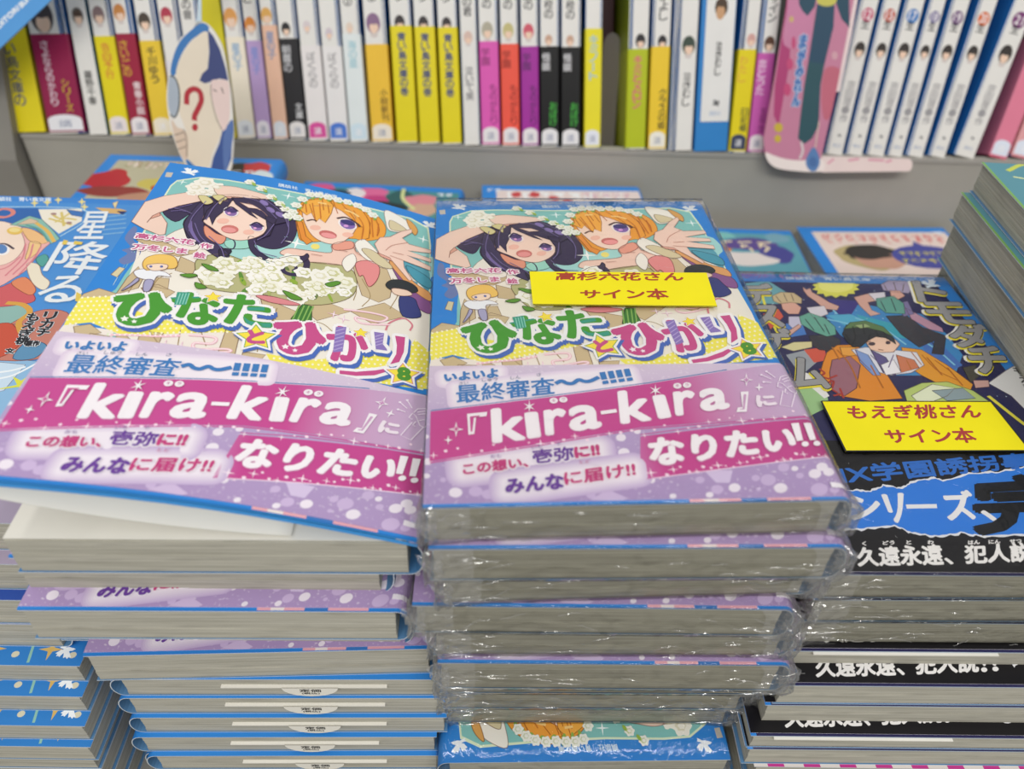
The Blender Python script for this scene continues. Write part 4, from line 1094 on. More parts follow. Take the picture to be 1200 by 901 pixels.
def small_cover_art(kind):
    a = Art(); R = random.Random(hash(kind) % 97 if False else sum(map(ord, kind))); I = lambda q: q
    a.poly([(0, 0), (W, 0), (W, L), (0, L)], BLUE, 0)
    pan = [(5, 6), (110, 6), (110, L), (5, L)]

    def scribble(x0, x1, y, h, col, n, w=1.0, ly=6):
        for k in range(n):
            x = x0+(x1-x0)*(k+.5)/n; d = (x1-x0)/n*.36
            for q in range(3):
                a.line([(x+R.uniform(-d, d), y+R.uniform(-h, h)/2), (x+R.uniform(-d, d), y+R.uniform(-h, h)/2)], w, col, ly, sm=False)
            a.line([(x-d, y-h*.3), (x+d, y-h*.35)], w, col, ly, sm=False)

    def blob(x, y, rx, ry, c, ly=3): a.poly([(x+rx*math.cos(t)*R.uniform(.8, 1.15), y+ry*math.sin(t)*R.uniform(.8, 1.15)) for t in [6.283*k/12 for k in range(12)]], c, ly, sm=True)
    if kind == 'roses':
        a.poly([(8, 8), (108, 8), (108, L), (8, L)], '#b9b59c', 1); scribble(14, 70, 14, 10, '#e9d9d2', 9, 1.6); scribble(14, 70, 14, 10, '#8f7a48', 9, .6, 7)
        for x, y, rx, ry, c in ((12, 36, 14, 14, '#b52a35'), (22, 52, 20, 8, '#8f3a35'), (45, 40, 12, 9, '#c9bb5e'), (62, 34, 9, 8, '#8fae4a'), (60, 48, 18, 9, '#b5483c'), (78, 44, 14, 10, '#6f4a40'), (50, 62, 24, 10, '#b88a72'), (85, 30, 12, 12, '#d4c8b8'), (92, 20, 14, 13, '#2e2c34'), (100, 14, 10, 9, '#c23a40'), (106, 30, 8, 14, '#cfdce2')): blob(x, y, rx, ry, c)
        scribble(84, 100, 22, 9, '#d8dce4', 2, 1.4, 8)
    elif kind == 'flowers':
        a.poly([(4, 7), (112, 7), (112, L), (4, L)], '#4c8f94', 1)
        for x, y, rx, ry, c in ((14, 12, 12, 9, '#d65a92'), (50, 16, 13, 13, '#dc6a9c'), (56, 24, 10, 9, '#c23f80'), (38, 16, 9, 10, '#e6dfe2'), (26, 16, 10, 7, '#274a63'), (72, 18, 10, 12, '#2f5f60'), (86, 20, 12, 8, '#d98a98'), (62, 32, 18, 7, '#23343a'), (90, 34, 10, 9, '#cda892'), (40, 34, 9, 9, '#d8c49c')): blob(x, y, rx, ry, c)
        a.line(pts('72,4 74,20 84,34'), 2.6, '#d4dc9c', 5); scribble(96, 108, 12, 8, '#dfe8f4', 2, 1.6)
    elif kind == 'title':
        a.poly([(10, 7), (112, 7), (112, L), (10, L)], '#e4d5d2', 1); scribble(16, 104, 15, 11, '#eef0f2', 8, 2.4)
        for x, y in ((24, 14), (37, 14), (50, 20), (59, 24)): blob(x, y, 4, 4, '#c8484c', 7)
        scribble(70, 106, 14, 8, '#d5a0b4', 5, 1.0, 7); scribble(3, 14, 8, 5, '#dfe8f4', 2, 1.4); blob(40, 60, 30, 20, '#e8b4b0')
    elif kind == 'comic':
        a.poly([(2, 6), (112, 6), (112, L), (2, L)], '#5f9fae', 1)
        for x, y, rx, ry, c in ((30, 14, 14, 10, '#e6cf3c'), (50, 28, 16, 9, '#d88a48'), (78, 22, 18, 10, '#5f4d90'), (95, 34, 12, 12, '#4a4a92'), (70, 42, 22, 9, '#e0d8d4'), (35, 44, 18, 10, '#3c5a70'), (100, 12, 9, 7, '#78a6b8'), (60, 10, 10, 5, '#7ec0bc')): blob(x, y, rx, ry, c)
        scribble(40, 96, 24, 16, '#efe0b8', 4, 1.8)
    elif kind == 'face':
        a.poly([(9, 7), (110, 7), (110, L), (9, L)], '#e6d4cc', 1); scribble(14, 106, 16, 11, '#d86a6e', 11, 1.1); scribble(14, 106, 20, 9, '#e08a84', 11, .8)
        blob(42, 42, 26, 17, '#b8a878'); blob(42, 38, 20, 12, '#3a3634', 4); blob(44, 47, 17, 12, '#c89a86', 5); blob(40, 38, 17, 8, '#3a3634', 6)
        a.poly(ellipse(82, 42, 26, 16, 20), '#4a4f9c', 5); a.poly([(76, 30), (80, 20), (88, 30)], '#4a4f9c', 5); scribble(62, 102, 38, 6, '#d8cf5c', 7, .9, 7); scribble(60, 104, 48, 6, '#d8cf5c', 7, .9, 7); scribble(100, 109, 9, 6, '#dfe8f4', 1, 1.6)
    elif kind == 'dragon':
        a.poly([(0, 0), (W, 0), (W, L), (0, L)], '#5b95a4', 1)
        for k in range(8):
            x, y = R.uniform(4, 40), 8+18*k; a.line([(x-8, y), (x+4, y-8), (x+16, y+4), (x+26, y-6), (x+34, y+8)], 2.2, '#c9d45c', 3); a.line([(x-8, y+6), (x+8, y+10), (x+22, y+2)], 1.2, '#dfe8a8', 4)
        blob(30, 22, 12, 16, '#7a5a2c', 5); blob(44, 30, 14, 10, '#b0662c', 5); a.line([(0, 0), (0, L)], 2.4, '#7fb05c', 4, sm=False)
    elif kind == 'violet':
        a.poly([(0, 0), (W, 0), (W, L), (0, L)], '#a89cb4', 1); a.line(pts('60,172 90,150 115,120'), 7, '#3f78b4', 3)
        for k in range(20): a.poly(star(R.uniform(60, 115), R.uniform(100, 170), 3, 1.2), '#5c4f86', 2)
    elif kind == 'navy':
        a.poly([(0, 0), (W, 0), (W, L), (0, L)], '#2b4fa6', 1); a.poly([(2, 4), (112, 4), (112, 165), (2, 165)], '#3f6cb8', 2)
    elif kind == 'pinkprint':
        a.poly([(0, 0), (W, 0), (W, L), (0, L)], '#dcd4d0', 1)
        for k in range(9): a.poly([(4+13*k, 156), (9+13*k, 156), (11+13*k, 171), (5+13*k, 171)], '#c2388c', 2)
    return a


# ------------------------------------------------------------------ kinds of book
PURPLE_A, PURPLE_B = jacket_art(), band_art()
LAVR = ramp_mat('lavender_band', 1, [(0, '#ac94c2'), (28, '#b5a0ca'), (52, '#d2c2da'), (75, '#dccfdf')], speck=(900, .62, '#efe6f0', .5))
_kind = {}


def make_kind(kind, T):
    """prototype root with its parts, unlinked from the layout until placed"""
    r = empty({'purple': 'paperback_book'}.get(kind, 'paperback_book'), '', 'book')
    if kind == 'purple':
        link('page_block', block_mesh(T, 3), r); link('cover', jacket_mesh('cover', PURPLE_A, T), r); link('paper_band', band_mesh('paper_band', PURPLE_B, T, BT, L-1.0, LAVR), r)
    elif kind == 'black':
        link('page_block', block_mesh(T, 5), r); link('cover', jacket_mesh('cover', black_jacket_art(), T, edge='#b9c8d8'), r); link('paper_band', band_mesh('paper_band', black_band_art(), T, RBT, L-.8, M('#16151a', .3), '#17161a'), r)
    elif kind == 'sky':
        link('page_block', block_mesh(T, 6), r); link('cover', jacket_mesh('cover', sky_jacket_art(), T), r)
    elif kind == 'gold':
        link('page_block', block_mesh(T, 7), r); link('cover', jacket_mesh('cover', gold_star_art(), T, '#2f7fcb'), r)
    else:
        link('page_block', block_mesh(T, 8), r); link('cover', jacket_mesh('cover', small_cover_art(kind), T), r)
    return r


def book(kind, T, label, group, z_top, fl=None, px=None, yaw=0, turned=False, sx=1.0, film=None, slip=False, pxz=None, pxr=False):
    """one flat book; fl in mm or px = photo pixel of its front left (pxr: front right) corner on the plane pxz"""
    key = (kind, T)
    if key not in _kind:
        o = _kind[key] = make_kind(kind, T)
    else:
        o = copy_tree(_kind[key])
        for ch in list(o.children):
            if ch.name.split('.')[0] in ('sales_slip', 'shrink_wrap'):
                for c2 in list(ch.children): bpy.data.objects.remove(c2)
                bpy.data.objects.remove(ch)
    if px is not None:
        p = at(px[0], px[1], z_top if pxz is None else pxz); fl = (p[0], p[1])
        if pxr:
            a = math.radians(yaw); fl = (p[0]-W*sx*math.cos(a), p[1]-W*sx*math.sin(a))
    tag(o, label, 'book', group)
    pose(o, fl, z_top-T, yaw, turned, sx)
    if slip:
        m0, m1 = slip_mesh(T, turned, **(slip if isinstance(slip, dict) else {})); so = link('sales_slip', m0, o)
        if m1: link('price_tab', m1, so)
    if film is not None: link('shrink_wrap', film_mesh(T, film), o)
    return o

# ------------------------------------------------------------------ setting


def struct(name, geo, label=None):
    o = link(name, geo.mesh(name, recalc=True)); o['kind'] = 'structure'; o.location.z = ZT*MM
    if label: o['label'] = label; o['category'] = 'shelf'
    return o


SY, SZ, TILT = 402.0, 75.0, math.radians(21.0)
g = Geo(); g.box((-620, -40, -50), (760, 410, -20), M('#a19e97', .5)); g.box((-620, -44, -52), (760, -40, -17), M('#8c8982', .4)); struct('floor_display_table', g)
g = Geo(); g.box((-420, 214, -20), (620, SY, 8), M('#a19e97', .5)); struct('floor_back_step', g)
g = Geo(); g.box((-318, SY, -20), (620, SY+8, SZ-1.2), M('#aaa79f', .5)); struct('wall_riser', g)
g = Geo(); ct, st = math.cos(TILT), math.sin(TILT)
g.add([(-318, SY-1, SZ), (620, SY-1, SZ), (620, SY-1+150*ct, SZ-150*st), (-318, SY-1+150*ct, SZ-150*st)]+[(-318, SY-1, SZ-3), (620, SY-1, SZ-3), (620, SY-1+150*ct, SZ-3-150*st), (-318, SY-1+150*ct, SZ-3-150*st)],
      [(0, 1, 2, 3), (7, 6, 5, 4), (0, 4, 5, 1), (1, 5, 6, 2), (2, 6, 7, 3), (3, 7, 4, 0)], M('#a9a6a0', .4)); struct('trim_1', g)
g = Geo(); b0 = np.array((0, SY+135*ct, SZ-135*st)); up = np.array((0, st, ct)); nb = np.array((0, ct, -st))
q = [(x, *(b0+up*h+nb*d)[1:]) for d in (0, 8) for x, h in ((-318, -5), (620, -5), (620, 290), (-318, 290))]
g.add(q, [(0, 3, 2, 1), (4, 5, 6, 7), (0, 1, 5, 4), (1, 2, 6, 5), (2, 3, 7, 6), (3, 0, 4, 7)], M('#57554f', .6)); struct('wall_back', g)
g = Geo()
for y0, y1, x0, x1 in ((SY-12, SY+190, -352, -320.5),):
    g.add([(x, y+dz*st/ct*0, z) for x in (x0, x1) for (y, z, dz) in ((y0, -20, 0), (y1, -20, 0), (y1+140, 330, 0), (y0+110, 330, 0), (y0, 60, 0))],
          [(4, 3, 2, 1, 0), (5, 6, 7, 8, 9), (0, 1, 6, 5), (1, 2, 7, 6), (2, 3, 8, 7), (3, 4, 9, 8), (4, 0, 5, 9)], M('#86837d', .5))
struct('wall_left', g)

# ------------------------------------------------------------------ front left pile (purple covers)
TP = 15.0; TM = 13.6; TN = 15.0
GL, GM, GR_, GF = 'books in the front left pile', 'shrink-wrapped books in the middle pile', 'black books in the right pile', 'books in the far left pile'


def opened_book():
    T = TP; r = empty('paperback_book', 'unwrapped purple paperback on top of the front left pile, its front cover lifting open', 'book', GL)
    link('page_block', block_mesh(T, 11), r)
    H, BOW = 26.0, .14

    def rise(s): return H*((s/W)+BOW*math.sin(math.pi*min(1, s/W)))

    def place(u, v, h):
        s = W-u; y = L-v
        x = W-math.sqrt(max(0, s*s-(rise(s))**2*.55)); return (x, y, T+rise(s)+h)
    cuts = [W-k for k in (2, 5, 9, 14, 20, 27, 35, 45, 56, 68, 80, 92, 104)]
    g = Geo()
    # back board and spine
    n = 9; p = [(W-RX+RX*math.cos(math.pi/2-math.pi*i/n), T/2+T/2*math.sin(math.pi/2-math.pi*i/n)) for i in range(n+1)]+[(0, 0)]
    q = [(W-RX+(RX-.35)*math.cos(math.pi/2-math.pi*i/n), T/2+(T/2-.35)*math.sin(math.pi/2-math.pi*i/n)) for i in range(n+1)]+[(0, .35)]
    g.shell(p, q, 0, L, M('#c3b0d6', .35), 1, M('#4a7cac', .5), M('#cdd4da'))
    # lifted front board: sheet with thickness, blue inner side
    us = sorted(set([0, W-1.5]+cuts+[6, 18])); vs = [L*k/14 for k in range(15)]; VC = [L*k/14 for k in range(1, 14)]; nu, nv = len(us), len(vs)
    V = [place(u, v, -.05) for v in vs for u in us]+[place(u, v, -.5) for v in vs for u in us]; off = nu*nv
    fo = [(j*nu+i, (j+1)*nu+i, (j+1)*nu+i+1, j*nu+i+1) for j in range(nv-1) for i in range(nu-1)]
    g.add(V, fo, M(BLUE, .35))
    b = len(g.v)-len(V); km = g.mi(M('#dfe3ea')); ke = g.mi(M('#3f9be6', .35))
    for f in fo: g.f.append([i+off+b for i in f[::-1]]); g.m.append(km); g.smooth.append(False)
    for (i, j) in [(k, nv-1) for k in range(nu-1)]:
        g.f.append([b+j*nu+i, b+off+j*nu+i, b+off+j*nu+i+1, b+j*nu+i+1]); g.m.append(ke); g.smooth.append(False)
    for j in range(nv-1): g.f.append([b+j*nu, b+off+j*nu, b+off+(j+1)*nu, b+(j+1)*nu]); g.m.append(ke); g.smooth.append(False)
    # flap folded behind the front edge: a bright blue strip just below it
    Vf = [place(u, v, h) for h in (-1.1, -2.6) for v in (L, L-6) for u in us]; m = len(us)
    ff = [(i, i+1, 2*m+i+1, 2*m+i) for i in range(m-1)]+[(2*m+i, 2*m+i+1, 3*m+i+1, 3*m+i) for i in range(m-1)]
    g.add(Vf, ff, M('#3f9be6', .35))
    PURPLE_A.build(g, place, cuts, box=(0, 0, W-1.2, L)); link('cover', g.mesh('cover'), r)
    g = Geo(); base = Art(); base.poly([(0, BT), (W-.8, BT), (W-.8, L-1.0), (0, L-1.0)], LAVR, 0); base.it += PURPLE_B.it
    base.build(g, lambda u, v, h: place(u, v, h+.56), cuts, box=(0, BT, W-1.2, L-1.0)); link('paper_band', g.mesh('paper_band'), r)
    # endpapers: one sheet lifting with the cover, one lying flat
    g = Geo(); wp = M('#e4e2da', .7); N = 16

    def fly(x, y): s = (W-8-x)/(W-8); return T+.3+18.0*max(0, s)**2.1
    V = [(x, y, fly(x, y)+dz) for dz in (0, -.18) for y in (1.2, L-1.2) for x in [1.2+(78*k/N) for k in range(N+1)]]; m = N+1
    F = [(i, i+1, m+i+1, m+i) for i in range(N)]+[(2*m+i, 3*m+i, 3*m+i+1, 2*m+i+1) for i in range(N)]+[(i, 2*m+i, 2*m+i+1, i+1) for i in range(N)]+[(0, m, 3*m, 2*m), (N, 2*m+N, 3*m+N, m+N)]
    g.add(V, F, wp, True); link('endpaper', g.mesh('endpaper'), r)
    g = Geo(); g.box((1.0, .8, T-.35), (W-6, L-.8, T-.05), wp); link('title_page', g.mesh('title_page'), r)
    return r


l1 = opened_book(); pose(l1, (-115.8, 2.4), 132.0-TP, 0.9); l1.rotation_euler.x = math.radians(1.95)
NTH = ('first', 'second', 'third', 'fourth', 'fifth', 'sixth', 'seventh', 'eighth', 'ninth')
p = at(32, 690, 102.0)
book('purple', TP, 'purple paperback second from top of the front left pile, set back in shadow', GL, 117.0, fl=(p[0], p[1]), yaw=.6, sx=.96)
book('purple', TP, 'purple paperback third from top of the front left pile, lilac band sticking out', GL, 102.0, px=(20, 715), yaw=.8)
p = at(486, 757, 72.0)
book('purple', TP, 'purple paperback fourth from top of the front left pile, page edge only', GL, 87.0, fl=(p[0]-W, p[1]), yaw=.5)
book('purple', TP, 'purple paperback fifth from top of the front left pile, lilac sliver at its left', GL, 72.0, px=(97, 769), yaw=2.4)
TB = 10.6
for k, px in enumerate(((124, 796), (134, 818), (147, 841), (150, 864), (168, 886))):
    book('purple', TB, 'turned paperback with a white price tab in the front left pile, %s of five' % ('topmost', 'second', 'middle', 'fourth', 'lowest')[k], GL, 57.0-TB*k, px=px, yaw=.9, turned=True, sx=(1, .985, .97, .95, .94)[k], slip={'u0': 22, 'u1': 78-2*k, 'uc': 48+k*.8})


def filler(kind, T, tops, n, label, group, fl, yaw=0, turned=False, sx=1.0):
    """lowest books of a pile, down to the table; alike and barely seen, so they share a label"""
    h = (tops+ZT)/n
    for k in range(n):
        o = book(kind, T, label, group, tops-h*k, fl=fl, yaw=yaw, turned=turned, sx=sx); o.scale.z = h/T; o.location.z = (tops-h*(k+1)+ZT)*MM


filler('purple', TB, 57.0-TB*5, 2, 'turned paperback lowest in the front left pile, cut off by the picture edge', 'lowest books of the front left pile', (-112, 4), .6, True, .95)

# ------------------------------------------------------------------ middle pile, wrapped in film
book('purple', TM, 'film-wrapped purple paperback on top of the middle pile, under a yellow name card', GM, 150.0, fl=M1P[0], yaw=M1P[2], film=1)
book('purple', TM, 'film-wrapped purple paperback second from top of the middle pile, crumpled film at its left', GM, 136.4, px=(502, 644), yaw=1.6, film=2)
p = at(517, 708, 109.2); book('purple', TM, 'film-wrapped paperback third from top of the middle pile, askew under the second', GM, 122.8, fl=(p[0], p[1]), yaw=3.0, sx=.96, film=3)
book('purple', TM, 'film-wrapped purple paperback fourth from top of the middle pile, sticking out left', GM, 109.2, px=(483, 710), yaw=.4, sx=.98, film=4)
p = at(508, 768, 82.0); book('purple', TM, 'film-wrapped paperback fifth from top of the middle pile, film torn at its left corner', GM, 95.6, fl=(p[0], p[1]), yaw=.8, sx=.97, film=5)
book('purple', TN, 'film-wrapped purple paperback sixth from top of the middle pile, thin lilac strip showing', GM, 82.0, px=(512.5, 777), yaw=.5, sx=.97, film=6)
for k, px in enumerate(((515, 812), (518, 830), (519, 846))):
    zb = 82.0-TN*(k+2); p = at(px[0], px[1], zb)
    book('purple', TN, 'film-wrapped paperback %s from top of the middle pile, %s' % (NTH[k+6], ('recessed in shadow', 'dull page edge under film', 'just above the blue cover')[k]), GM, zb+TN, fl=(p[0], p[1]), yaw=.6, sx=(.97, .95, .94)[k], film=7+k)
book('purple', TB, 'turned paperback low in the middle pile, blue cover top facing the front', GM, 82.0-TN*4, px=(512, 894), yaw=1.4, turned=True, sx=.915, film=11)
filler('purple', TB, 82.0-TN*4-TB, 3, 'turned paperback lowest in the middle pile, hidden below the blue cover', 'lowest books of the middle pile', (0, 2), .6, True, .92)

# ------------------------------------------------------------------ right pile, black bands
book('black', 12.0, 'film-wrapped paperback with comic cover and black band on top of the right pile', GR_, 111.0, fl=R1P[0], yaw=R1P[2], film=21)
zt = 99.0
for k, (T, px, nm, fm) in enumerate(((12.0, (953, 703), 'wrapped, pages showing', 22), (12.0, (936, 729), 'wrapped, dim page edge', 23), (8.4, (925, 762.5), 'white slip line', None),
                                     (12.0, (915, 803), 'its white lettering readable', None), (11.6, (897, 826), 'plain page edge', None), (8.4, (880, 862), 'its white letters half covered', None), (11.0, (876, 877.5), 'dark gap above its pages', None))):
    book('black', T, 'black-banded paperback %s from top of the right pile, %s' % (NTH[k+1], nm), GR_, zt, px=px, yaw=(1, .6, .5, .4, .3, .2, .2)[k], film=fm, slip=({'u0': 8, 'u1': 70, 'z': 7.4} if k in (2, 5) else False)); zt -= T
book('pinkprint', 13.2, 'pale book with magenta strokes low in the right pile', GR_, zt, px=(884, 898), yaw=0)
filler('pinkprint', 13.2, zt-13.2, 2, 'pale book lowest in the right pile, resting near the table', 'lowest books of the right pile', (118, -3))

# ------------------------------------------------------------------ far left pile
TF = 13.2
book('sky', TF, 'sky blue fantasy paperback with a pink-haired figure on top of the far left pile', GF, 128.0, fl=F1P[0], yaw=F1P[2])
zt = 128.0-TF
for k, (kind, py, xr, nm) in enumerate((('violet', 613, -122.5, 'greyish violet starred paperback second from top of the far left pile'), ('violet', 661, -121, 'violet paperback third from top of the far left pile, grey page edge'),
                                        ('navy', 703, -122, 'dark blue paperback fourth from top of the far left pile'), ('navy', 731, -121, 'dark blue paperback fifth from top of the far left pile, in shadow'))):
    p = at(5, py, zt); book(kind, TF, nm, GF, zt, fl=(xr-W, p[1]), yaw=0); zt -= TF
TG = 9.6
for k, (py, pr) in enumerate(((781, 122), (817, 134), (851.5, 133.5), (876, 147))):
    a_ = at(pr, py, zt); x = min(a_[0], -117.4)
    book('gold', TG, 'turned blue paperback with gold stars in the far left pile, %s of four' % ('topmost', 'second', 'third', 'lowest')[k], GF, zt, fl=(x-W, a_[1]), yaw=0, turned=True); zt -= TG
filler('gold', TG, zt, 4, 'turned blue paperback with gold stars, lowest at the far left', 'lowest books of the far left pile', (-236, -6), 0, True)

# ------------------------------------------------------------------ tall pile at the far right
GQ = 'thick books in the tall pile at the far right'
zt = 159.0; q0 = at(1150, 190, 159.0); ang = math.radians(-3.7)
for k, (T, nm) in enumerate(((14.2, 'teal-covered thick paperback with yellow scrolls on top of the tall far right pile'), (14.2, 'thick paperback second from top of the tall far right pile, green cover edge'), (21.0, 'thick paperback third from the top of the tall far right pile'),
                             (20.6, 'thick paperback fourth from the top of the tall far right pile'), (20.6, 'thick paperback fifth from the top of the tall far right pile'), (20.6, 'thick paperback sixth from the top of the tall far right pile'))):
    a_ = ang+math.radians((0, .4, -.3, .2, 0, 0)[k]); fx, fy = q0[0]+math.sin(-ang)*-L+(0, -3, -2.5, 2, 2, 2)[k], q0[1]-math.cos(ang)*L+(0, -1, 0, 0, 1, 0)[k]
    book('dragon', T, nm, GQ, zt, fl=(fx, fy), yaw=math.degrees(a_)); zt -= T+.25
filler('dragon', 20.6, zt, 3, 'thick paperback lowest in the tall far right pile, mostly hidden', 'lowest books of the tall far right pile', (fx+2, fy), -3.7)

# ------------------------------------------------------------------ low books lying at the back
for kind, zt, bl, yaw, nm in (('roses', 78.1, (-240.1, 364.6), -.3, 'blue-edged book with red roses on its cover at the back left'), ('flowers', 47.4, (-122.3, 396.0), -3.0, 'blue-edged book with pink flowers behind the front left pile'),
                              ('title', 49.9, (5.2, 391.9), 2.0, 'blue-edged book with a white and pink title behind the middle pile'), ('face', 23.9, (238.6, 390.4), 2.4, 'blue-edged book with a dark-haired face and purple bubble at the back right')):
    a_ = math.radians(yaw); fl = (bl[0]+math.sin(a_)*L, bl[1]-math.cos(a_)*L)
    book(kind, 15.0, nm, None, zt, fl=fl, yaw=yaw); zz = zt-15.0; n = max(0, round((zz-8)/15.0)) if zz > 9 else 0
    for k in range(n):
        h = (zz-8)/n; o = book(kind, 15.0, 'copy underneath the '+nm.split(' on its')[0].split(' at the')[0].split(' behind')[0], 'spare copies under the back books', zz-h*k, fl=(fl[0], fl[1]-2*0), yaw=yaw); o.scale.z = h*.99/15.0; o.location.z = (zz-h*(k+1)+ZT)*MM
br = at(925, 269, 23.9); book('comic', 15.0, 'teal and yellow book lying at the back between the middle and right piles', None, 23.9, fl=(br[0]-W, br[1]-L), yaw=-1.0)

# ------------------------------------------------------------------ yellow name cards


def name_card(px, z, rows, label, ink, frame, bend=0.0, tf_n=None):
    P = [at(x, y, z) for x, y in px]; o3 = sum(P)/4
    r = link('name_card', None) if False else None
    g = Geo(); N = 10; V = []
    for dz in (0, -.25):
        for j in range(N+1):
            t = j/N
            for s_ in (0, 1):
                q = (P[0]*(1-s_)+P[1]*s_)*(1-t)+(P[3]*(1-s_)+P[2]*s_)*t
                V.append((q[0]-o3[0], q[1]-o3[1], q[2]-z+bend*math.sin(math.pi*t)+dz))
    m = 2*(N+1)
    F = [(2*j, 2*j+2, 2*j+3, 2*j+1) for j in range(N)]+[(m+2*j, m+2*j+1, m+2*j+3, m+2*j+2) for j in range(N)]
    F += [(2*j, m+2*j, m+2*j+2, 2*j+2) for j in range(N)]+[(2*j+1, 2*j+3, m+2*j+3, m+2*j+1) for j in range(N)]+[(0, 1, m+1, m), (2*N, m+2*N, m+2*N+1, 2*N+1)]
    g.add(V, F, M('#efe21c', .6, .2))
    a = Art(lambda q: (lambda w: (w[0]-o3[0], -(w[1]-o3[1])))(at(q[0], q[1], z)))
    for b, q in rows: a.text(b, q, ink, 2, .22)
    if frame:
        c = px; a.line([c[0], c[1]], .5, '#25262a', 1, sm=False); a.line([c[0], c[3]], .7, '#25262a', 1, sm=False); a.line([c[3], c[2]], .6, '#25262a', 1, sm=False); a.line([c[1], c[2]], .5, '#25262a', 1, sm=False)
    else:
        a.line([px[3], px[2]], .35, '#4c4a2c', 1, sm=False)
    ys = [P[0][1]-o3[1], P[3][1]-o3[1]]
    a.build(g, lambda u, v, h: (u, -v, bend*math.sin(math.pi*max(0, min(1, (ys[0]+v)/(ys[0]-ys[1]))))+h+.05))
    o = link('name_card', g.mesh('name_card')); o.location = wv(o3); return tag(o, label, 'card', 'yellow name cards')


z4 = lambda s, x0, y0, k: [(x0+a/k, y0+b/k) for a, b in pts(s)]
name_card([(620.5, 318), (828, 319.5), (840.5, 359), (624.5, 356.5)], 151.9, [('高杉六花さん', z4('612,358 1197,358 1204,396 604,392', 500, 230, 4)), ('サイン本', z4('722,440 1122,434 1136,482 722,478', 500, 230, 4))],
          'yellow card with red writing on the middle pile', '#a8402a', False)
name_card([(962.5, 470), (1161, 470.5), (1207, 528), (991, 528.5)], 112.9, [('もえぎ桃さん', z4('340,312 985,306 992,372 352,376', 910, 400, 4.138)), ('サイン本', z4('515,428 945,420 975,490 545,494', 910, 400, 4.138))],
          'black-edged yellow card with red writing on the right pile', '#a83c3c', True)

# ------------------------------------------------------------------ upper shelf: books standing spine out
SH, SD = 171.0, 110.0


def spine_place(u, v, h): return (u, -h, SH-v)


_pb = {}


